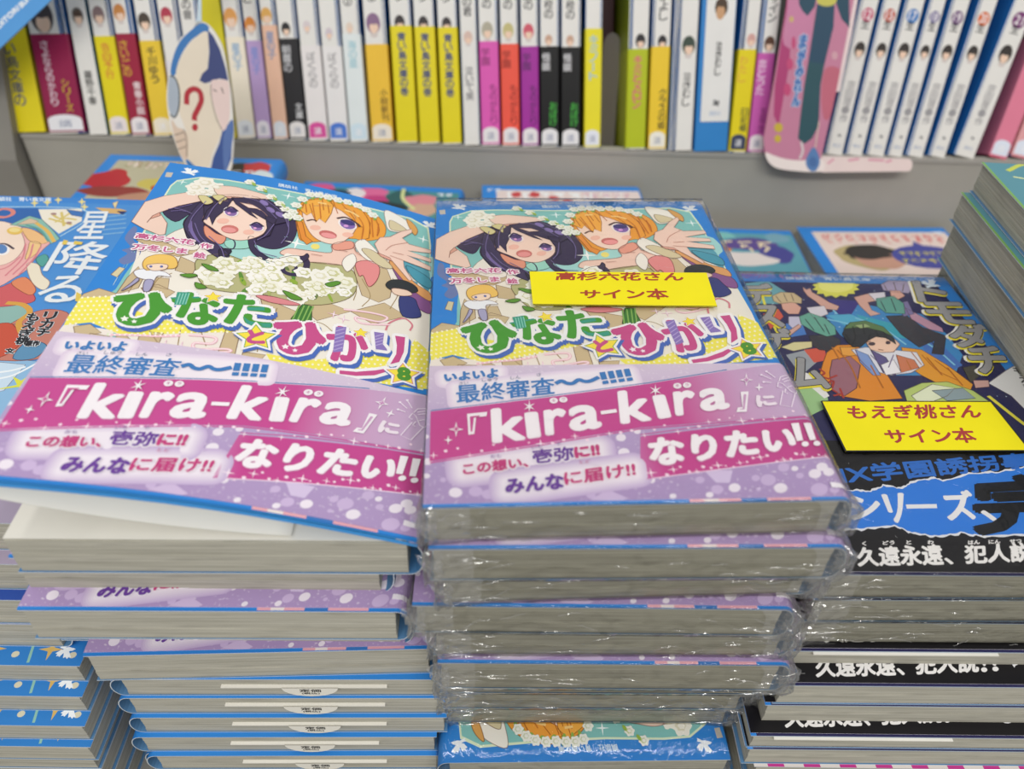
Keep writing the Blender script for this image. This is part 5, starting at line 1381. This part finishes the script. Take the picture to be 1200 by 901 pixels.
def shelf_book(x0, x1, label, base='#e6e4e0', strip=None, band=None, bh=63, btext=None, bcol='#333', text=None, tcol='#3a3a3e', hair=None, hv=None, oval=None, lean=0.0, right='#2f6fb0', left='#2f7fcb', btext2=None, b2col='#333', setback=2.0, hwid=.62, extra=None, bts=None):
    """x0,x1: photo columns of the spine's foot"""
    yb = 155+(x0-10)*.0287 if x0 < 900 else 186
    p0 = at(x0, yb, SZ); p1 = at(x1, yb+.6, SZ); T = max(7.0, p1[0]-p0[0]-.25)
    r = empty('paperback_book', label, 'book', 'books standing on the upper shelf')
    g = Geo(); rnd = .8
    o_ = [(0, SD), (0, rnd), (rnd*.3, rnd*.3), (rnd, 0), (T-rnd, 0), (T-rnd*.3, rnd*.3), (T, rnd), (T, SD)]
    i_ = [(.4, SD), (.4, rnd), (.5, .5), (rnd, .4), (T-rnd, .4), (T-.5, .5), (T-.4, rnd), (T-.4, SD)]
    V = [(x, y, z) for z in (0, SH) for x, y in o_]+[(x, y, z) for z in (0, SH) for x, y in i_]; n = 8
    for k in range(7): g.add([V[k], V[k+1], V[n+k+1], V[n+k]], [(0, 1, 2, 3)], M(left if k < 2 else right if k > 4 else base, .35))
    for k in range(7): g.add([V[2*n+k], V[3*n+k], V[3*n+k+1], V[2*n+k+1]], [(0, 1, 2, 3)], M('#dddbd6'))
    for z in (0, 1):
        for k in range(7): g.add([V[z*n+k], V[z*n+k+1], V[2*n+z*n+k+1], V[2*n+z*n+k]], [(0, 1, 2, 3) if z else (3, 2, 1, 0)], M(base))
    a = Art(); e = .75
    if strip:
        s0, s1 = (T-strip[1]*T, T-e) if strip[0] == 'r' else (e, strip[1]*T)
        a.poly([(s0, 2), (s1, 2), (s1, SH), (s0, SH)], strip[2] if len(strip) > 2 else '#2f78c4', 1)
    c = T*.5-(strip[1]*T*.5 if strip and strip[0] == 'r' else -strip[1]*T*.5 if strip else 0)
    if hair:
        v = SH-(hv or bh+6); w = T*hwid*.5
        a.poly(ellipse(c, v, w, w*1.35, 16), hair, 2); a.poly(ellipse(c+.05*w, v+w*.55, w*.62, w*.72, 14), '#edcdb6', 3); a.poly(ellipse(c, v-w*.35, w*.8, w*.5, 12), hair, 4)
        a.poly(ellipse(c, v+w*1.5, w*.55, w*.35, 10), '#d3c8c4', 2)
    if text:
        k = len(text); h = min(6.0, 74/k); w = min(T*.25, h*.48); v0 = SH-(hv or bh+6)-9-h*k if not hair or True else 0
        v1 = SH-(hv or bh)-13
        a.vtext(text, [(c-w, v1-h*k), (c+w, v1-h*k), (c+w, v1), (c-w, v1)], tcol, 3, .12)
    if not band and btext:
        k = len(btext); h = bts or min(5.6, 40/k); w = min(T*.24, h*.48); v0 = SH-bh+2
        a.vtext(btext, [(c-w, v0), (c+w, v0), (c+w, v0+h*k), (c-w, v0+h*k)], bcol, 3, .1)
    if oval and not band:
        a.poly(ellipse(T/2, SH-6, T*.42, 5.5, 16), oval, 3)
    if extra: extra(a, T)
    a.build(g, spine_place, box=(e*.4, 0, T-e*.4, SH)); link('cover', g.mesh('cover'), r)
    g = Geo(); g.box((.6, 3, 1.5), (T-.6, SD-1, SH-1.5), page_mat('paper_edge_upright', axis='X')); link('page_block', g.mesh('page_block'), r)
    if band:
        g = Geo(); oo = [(x+(-.18 if x < T/2 else .18), y-.18) for x, y in o_]
        V = [(x, y, z) for z in (1, bh) for x, y in oo]
        for k in range(7): g.add([V[k], V[k+1], V[n+k+1], V[n+k]], [(0, 1, 2, 3)], M(band, .35))
        a = Art()
        if btext:
            k = len(btext); h = min(5.8, 42/k); w = min(T*.26, h*.48); cc = T*.5 if not btext2 else T*.32
            a.vtext(btext, [(cc-w, SH-bh+4), (cc+w, SH-bh+4), (cc+w, SH-bh+4+h*k), (cc-w, SH-bh+4+h*k)], bcol, 3, .16)
        if btext2:
            k = len(btext2); h = min(5.4, 40/k); w = min(T*.2, h*.48); cc = T*.7
            a.vtext(btext2, [(cc-w, SH-14-h*k), (cc+w, SH-14-h*k), (cc+w, SH-14), (cc-w, SH-14)], b2col, 3, .12)
        if oval:
            a.poly([(e, SH-2), (e, SH-9)]+[(T/2+(T/2-e)*math.cos(math.pi-math.pi*i/10), SH-9-3.5*math.sin(math.pi*i/10)) for i in range(11)]+[(T-e, SH-9), (T-e, SH-2)], oval, 2)
            a.text('講', [(T*.32, SH-9), (T*.68, SH-9), (T*.68, SH-4), (T*.32, SH-4)], '#9aa2b8' if oval.startswith('#e') else '#f0f0f4', 3)
        a.build(g, lambda u, v, h: (u, -.2-h, SH-v), box=(e*.4, 0, T-e*.4, SH)); link('paper_band', g.mesh('paper_band'), r)
    ln = math.radians(lean-2.6); raise_ = max(0, math.sin(ln))*T*0+(T*math.sin(ln) if ln > 0 else 0)
    R = Matrix.Rotation(-TILT, 4, 'X') @ Matrix.Rotation(ln, 4, 'Y')
    x = p0[0]
    r.matrix_world = Matrix.Translation(wv((x, SY+setback*ct, SZ-setback*st))+Vector((0, st, ct))*(raise_+.15)*MM) @ R
    return r


w_, b_, blu = '#e6e4e0', '#2a2a30', '#2f78c4'
sb = shelf_book
Y1 = '#e6d51f'
sb(8, 54, 'thick yellow paperback at the far left end of the upper shelf', base=Y1, btext='い鳥文庫の', bcol='#2c3c7c', bh=60, bts=8.2, left='#c9ba2a', right='#b8aa20')
sb(57, 100.5, 'thick paperback with a maroon band, second from the left on the upper shelf', strip=('r', .2), band='#93204c', bh=64, btext='さよならのかわり', bcol='#d9c0cc', btext2='シリーズ', b2col='#c9a838', hair='#4a4448', hv=75, oval='#e9e9ee')
sb(104, 126, 'slim white paperback with a short black name, third from left on the upper shelf', right='#1f5f78', hair='#5c4a40', hv=76, btext='藤野千春', bcol='#33312f', bh=44, text=None)
sb(129, 152, 'yellow-banded paperback with pinkish lettering, fourth from left on the upper shelf', strip=('r', .16), band=Y1, bh=64, btext='告白予行', bcol='#d98a3a', hair='#8a7474', hv=77, oval='#e9dfe0')
sb(154, 176, 'paperback with a crimson band and orange-haired portrait on the upper shelf left', strip=('r', .22), band='#9c2340', bh=66, btext='さいごの', bcol='#cfa238', btext2='青春小説', b2col='#e9d9dc', hair='#c9874a', hv=79, oval='#e9e3e6')
sb(180, 203, 'yellow-orange banded paperback with black lettering, left of the question mark cut-out', strip=('r', .2), band='#e8c63a', bh=62, btext='千川ゆう', bcol='#4a4030', hair='#4a4038', hv=74, oval='#f0e6d0', text='③')
sb(206, 228, 'white paperback with a red-haired portrait, partly behind the question mark cut-out', strip=('r', .18), hair='#b03a50', hv=78, band='#dfdbe4', bh=50, text='ありがとう')
sb(230, 251, 'white paperback half hidden behind the question mark cut-out', strip=('r', .16), text='恋の音')
sb(253, 277, 'yellow-spined paperback right behind the question mark cut-out', base='#d4c820', text=None, btext='青い鳥', bcol='#b8862a', bh=108, right='#c4b81c')
sb(278.5, 299, 'cream-banded paperback with an orange-haired portrait, just right of the question mark cut-out', strip=('r', .2), band='#efe6d4', bh=66, btext='星の子', bcol='#8fb0d0', hair='#e0a058', hv=78, hwid=.75, oval='#e4e8ee', text='恋する')
sb(301, 318, 'paperback with a lavender band and an orange-haired portrait on the upper shelf', strip=('r', .2), band='#b79ccc', bh=64, btext='星の子', bcol='#7f8fd0', hair='#d98838', hv=74, hwid=.75, oval='#e9e4ee', text='君と')
sb(320.5, 337.5, 'paperback with a peach band and blonde portrait on the upper shelf', strip=('r', .2), band='#e9bda4', bh=74, btext='星の子', bcol='#7f92b8', hair='#e0ac5c', hv=80, hwid=.75, oval='#dfe4ee', text='夏の')
sb(339, 360, 'paperback with a black band and black-haired figure on the upper shelf', strip=('r', .16), band='#27262a', bh=66, btext='朝霧の', bcol='#b8b8bc', hair='#26262a', hv=72, hwid=.5, btext2='文庫', b2col='#c9c9cc', oval='#e6e2e2')
sb(362, 384.5, 'white paperback with a pink oval at the foot of its spine on the upper shelf', strip=('r', .14), band='#e9e4e4', bh=62, btext='ぼくらの', bcol='#a9a6a8', hair='#d8cccf', hv=74, hwid=.4, oval='#d84f9c')
sb(386.5, 408.5, 'white paperback with a blue oval at the foot of its spine on the upper shelf', strip=('r', .14), band='#e9e6e6', bh=62, btext='ぼくらの', bcol='#a9a6a8', hair='#d0c4cc', hv=70, hwid=.4, oval='#4a78d0')
sb(410.5, 431.5, 'white paperback with a pale aqua band on the upper shelf', strip=('r', .12), band='#e2e9ea', bh=70, btext='海の星', bcol='#a8cdd8', hair='#e2cfc0', hv=74, hwid=.4, oval='#cfe2ee', text='す②')
sb(436, 461, 'paperback with an orange-yellow band and purple-haired portrait on the upper shelf', strip=('r', .14), band='#efc13c', bh=64, btext='', btext2='小説新刊', b2col='#7a5a20', hair='#8a6a8c', hv=77, hwid=.66, oval='#efe4d4', text='Ｇ②')
for k, (x0, x1, nm) in enumerate(((465.5, 489.5, 'left'), (492.5, 515.5, 'middle'), (519, 541, 'right'))):
    sb(x0, x1, '%s one of three alike yellow-banded paperbacks with dark blue titles on the shelf' % nm, band=Y1, bh=76, strip=('r', .08), btext='青い鳥文庫の巻', bcol='#37457c', hair='#3a3436', hv=78, hwid=.5, text='ものがたり')
sb(544, 563, 'white paperback right beside the three yellow-banded ones on the upper shelf', strip=('r', .08), btext='泣いて笑', bcol='#77757a', bh=54, text='となりの君', hair='#d8bcb0', hv=70, hwid=.55)
for x0, x1, c, nm, bc in ((565, 586.5, '#dd5cb4', 'hot pink', '#a03a80'), (589, 609.5, '#ee5a48', 'red-orange', '#a83428'), (612, 632, '#a3309c', 'purple', '#6c2270')):
    sb(x0, x1, 'paperback with a %s band on the upper shelf' % nm, strip=('r', .1), band=c, bh=68-(.05*(x0-565)), btext='学園', bcol=bc, btext2='ものがたり', b2col=bc, hair={'hot pink': '#b0aa98', 'red-orange': '#c4ba80', 'purple': '#d05a6c'}[nm], hv=75, hwid=.62, oval='#e6e2e4', text='学園の')
for x0, x1, nm in ((634, 655.5, 'left'), (658, 680, 'right')):
    sb(x0, x1, 'black-banded paperback with green lettering on the upper shelf, %s of the two' % nm, strip=('r', .1), band='#161618', bh=66, btext='怪談', bcol='#c9c9cc', btext2='おばけ', b2col='#3faa3c', hair='#c9a48e', hv=70, hwid=.4, oval='#e3e3e6', text='学校の')
sb(685, 704, 'slim yellow-banded paperback just left of the gap on the upper shelf', strip=('r', .12), band='#e8dc2c', bh=78, btext='キミノート', bcol='#9cc4d8', oval='#e2e6f0')
sb(733.5, 756.5, 'paperback with a lime green band right of the gap on the upper shelf', strip=('l', .2), band='#b3bf1f', bh=66, btext='キミとメロン', bcol='#d9607c', hair='#2c2a2e', hv=71, hwid=.5, left='#9cab20')
sb(760, 781, 'paperback with a golden yellow band and black lettering on the upper shelf', strip=('l', .14), band='#ecc832', bh=68, btext2='クラスの話', b2col='#4a3c1c', hair='#2c2a2e', hv=71, hwid=.5, oval='#eeeade', text='なかよし')
sb(784, 811.5, 'white paperback with a green-haired boy, left of the thick blue one', strip=('l', .3), hair='#3c4a40', hv=69, hwid=.55, btext='泣きむし', bcol='#2c2c30', bh=54)
sb(814, 853, 'thick blue paperback with a white panel and a brown-haired boy on the upper shelf', base='#2f82c8', left='#2f82c8', strip=('l', 0.02), hair=None)
sb(855, 875, 'paperback with a bright yellow band and navy oval on the upper shelf', strip=('l', .28), band='#e6d318', bh=68, btext='わたし', bcol='#dfae3c', btext2='日記帳', b2col='#5a5a2c', hair='#d4a49c', hv=74, hwid=.5, oval='#39415c', lean=2)
sb(877, 896.5, 'paperback with a magenta band and brown-haired portrait, left of the pink standee', strip=('l', .2), band='#c95cb0', bh=66, btext='恋とうた', bcol='#e6c4de', btext2='五年生', b2col='#8a3478', hair='#5a3a2a', hv=72, hwid=.62, oval='#efe6ea', lean=2, text='サイン')
for k, (x0, x1, ln, oc, nm, num) in enumerate(((972, 993, 7.5, '#c9607c', 'red', '12'), (996, 1016, 7.8, '#c2553e', 'brick red', '15'), (1019.5, 1041, 8.2, '#3f7cc0', 'blue', '17'), (1044, 1062, 8.8, '#5c5490', 'violet', '18'), (1065.5, 1086, 9.6, '#6c4478', 'plum', '19'), (1091, 1111.5, 11, '#d8641c', 'orange', '20'), (1120, 1145, 14, '#7a3c74', 'purple', '21'))):
    def numbered(a, T_, oc=oc, num=num):
        cx = T_*.56
        a.poly(ellipse(cx, SH-92, T_*.33, T_*.36, 18), oc, 2); a.text(num, [(cx-T_*.2, SH-95), (cx+T_*.2, SH-95), (cx+T_*.2, SH-89.4), (cx-T_*.2, SH-89.4)], '#f1ecee', 3, .1)
        dove(a, cx, SH-13, .42, '#77777b', 3); a.text('講談社', [(cx-3.2, SH-7.5), (cx+3.2, SH-7.5), (cx+3.2, SH-5), (cx-3.2, SH-5)], '#a9b6d0', 3)
    sb(x0, x1, 'white paperback with a %s number badge leaning right on the upper shelf' % nm, strip=('l', .14 if k != 6 else .08), hair='#3a3432', hv=70, hwid=.6, btext='宗田理・作', bcol='#9d9b9e', bh=52, lean=ln, setback=4.0, text='生', extra=numbered)
sb(1160, 1182, 'paperback with a rose pink band leaning at the right end of the upper shelf', base='#d9667c', left='#7c3a44', strip=None, band='#e0809a', bh=80, btext='ピンク', bcol='#f0c4d0', oval='#dfe6f4', lean=13, setback=4)
sb(1185, 1212, 'paperback with a pale pink band at the right edge of the upper shelf', base='#e0909c', band='#e3a4a8', bh=74, oval='#dfe6f4', lean=13, setback=4)

# white panel on the thick blue book
bb = [o for o in bpy.data.objects if o.get('label', '').startswith('thick blue paperback')][0]
g = Geo(); T_ = [c for c in bb.children if c.name.startswith('cover')][0]; T_ = max(v.co.x for v in T_.data.vertices)/MM
g.box((T_*.14, -.35, 20), (T_*.97, -.02, SH-.5), M('#e6e5e3', .35)); a = Art(); cx = T_*.56
a.poly(ellipse(cx, SH-93, 4.4, 6, 16), '#4a3828', 2); a.poly(ellipse(cx-.4, SH-90, 3, 4.6, 14), '#c99c74', 3); a.poly(ellipse(cx, SH-96, 4, 2.6, 12), '#4a3828', 4)
a.vtext('泣きむし', [(cx-2, SH-72), (cx+2, SH-72), (cx+2, SH-50), (cx-2, SH-50)], '#2c2c30', 3, .15); dove(a, cx, SH-32, .8, '#4a4a4e', 3); a.text('講談社', [(cx-4, SH-27), (cx+4, SH-27), (cx+4, SH-24), (cx-4, SH-24)], '#9fb4d4', 3)
a.build(g, lambda u, v, h: (u, -.37-h, SH-v)); link('paper_band', g.mesh('paper_band', recalc=False), bb)

# ------------------------------------------------------------------ things on the shelf front
SN = np.array((0, -ct, st)); SU = np.array((0, st, ct)); SX = np.array((1.0, 0, 0))


class Board:
    """local frame parallel to the row of spines, d mm in front of it; trace photo pixels onto it"""
    def __init__(s, d): s.o = np.array((0, SY, SZ))+SN*d; s.d = d

    def tf(s, x0=0, y0=0, k=1):
        def f(p):
            q = at_plane(x0+p[0]/k, y0+p[1]/k, s.o, SN)-s.o
            return (float(q @ SX), -float(q @ SU))
        return f

    def slab(s, g, outline, t, mat):
        n = len(outline); tri = [tuple(x) for x in tessellate_polygon([[Vector((a, b, 0)) for a, b in outline]])]
        V = [(a, 0, -b) for a, b in outline]+[(a, t, -b) for a, b in outline]
        g.add(V, tri+[tuple(i+n for i in x[::-1]) for x in tri]+[(i, (i+1) % n, (i+1) % n+n, i+n) for i in range(n)], mat)

    def put(s, o):
        o.matrix_world = Matrix.Translation(wv(s.o)) @ Matrix.Rotation(-TILT, 4, 'X'); return o


# question mark cut-out
B = Board(66.0); f = B.tf(180, 0, 4.29)
r = empty('cardboard_standee', 'oval cut-out with a red question mark hanging before the upper shelf', 'standee')
oval = smooth([f(p) for p in pts('215,112 180,150 130,200 95,270 75,370 66,500 82,620 110,720 150,810 200,862 270,888 340,890 385,860 398,780 402,660 392,500 378,400 350,250 312,170 272,122 240,108')])
g = Geo(); B.slab(g, oval, 1.6, M('#e6e3de', .5)); a = Art(f)
inner = lambda s, c, ly, sm=True: a.poly(s, c, ly, sm)
inner('238,116 185,155 135,205 102,275 84,365 110,375 125,310 160,240 205,190 270,160 275,130', '#3f79b8', 1); inner('270,162 205,192 160,245 125,315 112,375 130,450 128,560 150,620 170,700 172,800 230,850 270,860 300,760 340,670 330,560 290,440 262,400 275,300', '#e4d8c6', 1)
inner('272,150 300,180 335,250 362,340 375,405 330,395 290,410 258,420 230,405 245,370 272,345 280,260', '#3f4a7c', 3, False); inner('285,415 330,400 376,412 384,500 380,600 352,662 330,610 300,520', '#e6cfcb', 3)
inner('345,660 380,640 396,700 390,800 360,880 280,880 300,790 330,720', '#3d5796', 3, False); inner('350,690 395,600 400,690 360,880', '#5a75ae', 4)
inner('80,385 105,390 126,450 125,540 105,585 80,560 72,480', '#a9b4c2', 3); a.line(pts('82,380 108,392 128,450 127,540 106,590 84,575'), .8, '#2c3430', 4)
inner('90,600 120,640 150,650 172,690 170,790 150,800 120,740 98,660', '#d8c4b2', 4)
for s in ('105,680 150,665', '112,715 158,700', '124,750 165,735', '150,650 165,700 168,790'): a.line(pts(s), .5, '#6c5a50', 5)
a.line(pts('300,450 318,460'), .6, '#4a3a40', 5); a.line(pts('340,440 352,470'), .6, '#4a3a40', 5); a.line(pts('288,420 292,500 318,600 345,655'), .4, '#5a4a50', 5)
inner('170,800 225,850 262,870 250,885 205,865 165,820', '#3f79b8', 2)
a.line(pts('166,525 170,470 200,447 232,462 240,505 222,550 207,580 205,606'), 3.2, '#b02f3c', 6); a.poly(ellipse(208, 640, 15, 19, 14), '#b02f3c', 6)
a.build(g, lambda u, v, h: (u, -.03-h, -v)); link('panel', g.mesh('panel'), r)
g = Geo(); B.slab(g, [f(p) for p in pts('222,-260 222,60 214,112 200,140 252,130 240,100 238,-260')], .6, M('#c9dbe6', .2)); q = f((230, -255)); 
g.box((q[0]-4, .4, -q[1]-6), (q[0]+4, 64.5, -q[1]), M('#b9c4cc', .3)); link('hanging_strip', g.mesh('hanging_strip', recalc=True), r); B.put(r)

# blue sign hanging top left
B = Board(34.0); f = B.tf()
r = empty('shelf_sign', 'blue sign with white capital letters hanging at the top left corner', 'sign')
c1, c2 = np.array(f((64, -4))), np.array(f((-8, 64))); d = (c2-c1)/np.linalg.norm(c2-c1); nrm = np.array((d[1], -d[0])); nrm = nrm if nrm[1] < 0 else -nrm
e0, e1 = c1-d*28, c2+d*26
g = Geo(); B.slab(g, [tuple(e0), tuple(e1), tuple(e1+nrm*40), tuple(e0+nrm*40)], 1.2, M('#5a9fe0', .35)); a = Art()
tf = B.tf(0, 0, 5.63)
a.text('AOITORI', [tf(p) for p in pts('-62,196 108,36 128,62 -38,224')], '#e9eff6', 2, .25); a.text('BUNKO', [tf(p) for p in pts('122,26 236,-84 258,-62 144,52')], '#e9eff6', 2, .25)
a.build(g, lambda u, v, h: (u, -.03-h, -v)); link('panel', g.mesh('panel'), r)
g = Geo(); q = (e0+nrm*30); g.box((q[0]-3, 1.2, -q[1]-3), (q[0]+3, 33, -q[1]+3), M('#c9ccd0', .3)); link('bracket', g.mesh('bracket', recalc=True), r); B.put(r)

# pink promotional standee
B = Board(9.0); f = B.tf(860, 0, 8.0); f2 = B.tf(860, 100, 5.455)
r = empty('promotional_standee', 'pink card standee with a dark teal ribbon between the books of the upper shelf', 'standee')
L0 = [f(p) for p in pts('545,-700 505,0 410,560 370,800')]+[f2(p) for p in pts('190,340 200,440 235,505 330,542 560,552 560,455')]+[f(p) for p in pts('950,900 1010,640 1100,200 1130,0 1200,-700')]
g = Geo(); B.slab(g, L0, 1.4, M('#c4809c', .4)); a = Art(f)
a.poly('505,-100 490,60 420,560 385,800 372,1080 420,1180 520,600 560,-100', '#ad3f74', 1); a.poly('860,640 1000,660 950,900 900,1100 840,1100 820,860', '#c0687c', 1, True); a.poly('1130,-20 1060,340 960,860 990,860 1100,340 1165,-20', '#e9d4d4', 2)
a.poly('545,-300 500,80 470,420 700,420 740,100 760,-300', '#c781a4', 1, True)
a.poly('950,-60 1080,-60 1085,260 1010,180 960,40', '#274a5e', 4); a.poly('610,-60 780,-60 760,60 690,150 640,100 610,40', '#274a5e', 4)
a.poly(ellipse(870, 0, 95, 60, 20), '#c9c25c', 6); a.poly('780,40 945,40 935,250 850,600 812,800 799,1093 792,1181 733,1299 660,1350 601,1299 623,1093 660,800 700,560 750,240', '#2a4a62', 5); a.poly('850,600 812,800 799,1093 792,1181 733,1299 660,1350 601,1299 623,1093 660,800 700,580', '#2c525c', 6)
for b, s, c in (('まがみれん', '625,320 690,320 610,1000 545,1000', '#3f6cae'),): a.vtext(b, s, c, 7, .45, outline=[('#bfd4ec', .9, (0, 0), 6)])
for x, y, rx, ry in ((525, 600, 32, 55), (500, 840, 35, 60), (560, 400, 18, 60)): a.poly(ellipse(x, y, rx, ry, 14), '#c24a78', 6)
a.poly(ellipse(540, 180, 22, 30, 10), '#c9ac74', 5); a.poly(ellipse(945, 520, 30, 40, 10), '#cfa0ac', 5)
A2 = Art(f2)
A2.poly('200,430 260,450 330,470 430,480 560,470 560,550 330,540 235,505', '#efe2de', 6, True); A2.poly(ellipse(285, 270, 28, 30, 12), '#c9b03c', 6); A2.poly(ellipse(280, 340, 22, 25, 12), '#c9b03c', 6)
A2.line(pts('430,360 440,420 420,470'), 1.6, '#d9cccf', 7); A2.line(pts('545,230 530,330 520,400'), .8, '#d8c4b8', 7); A2.poly('510,395 540,440 548,500 520,548 480,540 458,490 480,430', '#5a80b4', 8, True); A2.poly(ellipse(505, 490, 26, 34, 12), '#4a6ea4', 9)
a.it += A2.it
a.build(g, lambda u, v, h: (u, -.03-h, -v), box=(-9999, -9999, 9999, 9999)); link('panel', g.mesh('panel'), r)
# base tongue that lies under the leaning books and curls over the shelf edge
g = Geo(); c = [f2(p) for p in pts('555,452 860,460 1125,470 1140,490 1140,520 1128,545 1110,550 860,553 560,556')]
B.slab(g, c, 1.2, M('#e9d5d2', .5)); a = Art(f2)
for s in ('600,500 640,470', '730,480 800,470', '860,475 960,480', '970,490 1010,478'): a.line(pts(s), 1.5, '#dc9aae', 2, sm=False)
a.build(g, lambda u, v, h: (u, -.03-h, -v)); link('base_tongue', g.mesh('base_tongue'), r); B.put(r)

# clear bookend in the gap
r = empty('bookend', 'smoky clear plastic bookend standing in the gap of the upper shelf', 'bookend')
pa, pb = at(707, 176, SZ), at(731, 176, SZ); g = Geo(); wdt = pb[0]-pa[0]
n = 14; ol = [(1, 1), (wdt-1, 1), (wdt-1, 70)]+[(wdt/2+(wdt/2-1)*math.cos(math.pi*i/n), 70+10*math.sin(math.pi*i/n)) for i in range(1, n)]+[(1, 70)]
tri = [tuple(x) for x in tessellate_polygon([[Vector((x, z, 0)) for x, z in ol]])]; m = len(ol)
sm = bpy.data.materials.new('smoky_plastic'); sm.use_nodes = True; b = sm.node_tree.nodes['Principled BSDF']; b.inputs['Base Color'].default_value = (.42, .38, .38, 1); b.inputs['Alpha'].default_value = .45; b.inputs['Roughness'].default_value = .2
nz = sm.node_tree.nodes.new('ShaderNodeTexNoise'); nz.inputs['Scale'].default_value = 30; sm.node_tree.links.new(nz.outputs['Fac'], b.inputs['Roughness'])
g.add([(x, 45, z) for x, z in ol]+[(x, 47, z) for x, z in ol], tri+[tuple(i+m for i in x[::-1]) for x in tri]+[(i, (i+1) % m, (i+1) % m+m, i+m) for i in range(m)], sm)
link('upright_plate', g.mesh('upright_plate', recalc=True), r); g = Geo(); g.box((1, 8, .1), (wdt-1, 47, 1.4), M('#8d9088', .3)); link('foot_plate', g.mesh('foot_plate', recalc=True), r)
r.matrix_world = Matrix.Translation(wv((pa[0], SY, SZ))) @ Matrix.Rotation(-TILT, 4, 'X')
r = sb(708, 730, 'dark maroon book pushed to the back behind the smoky bookend', base='#4a2028', left='#2c1a1e', right='#2c1a1e', setback=62, hair=None)
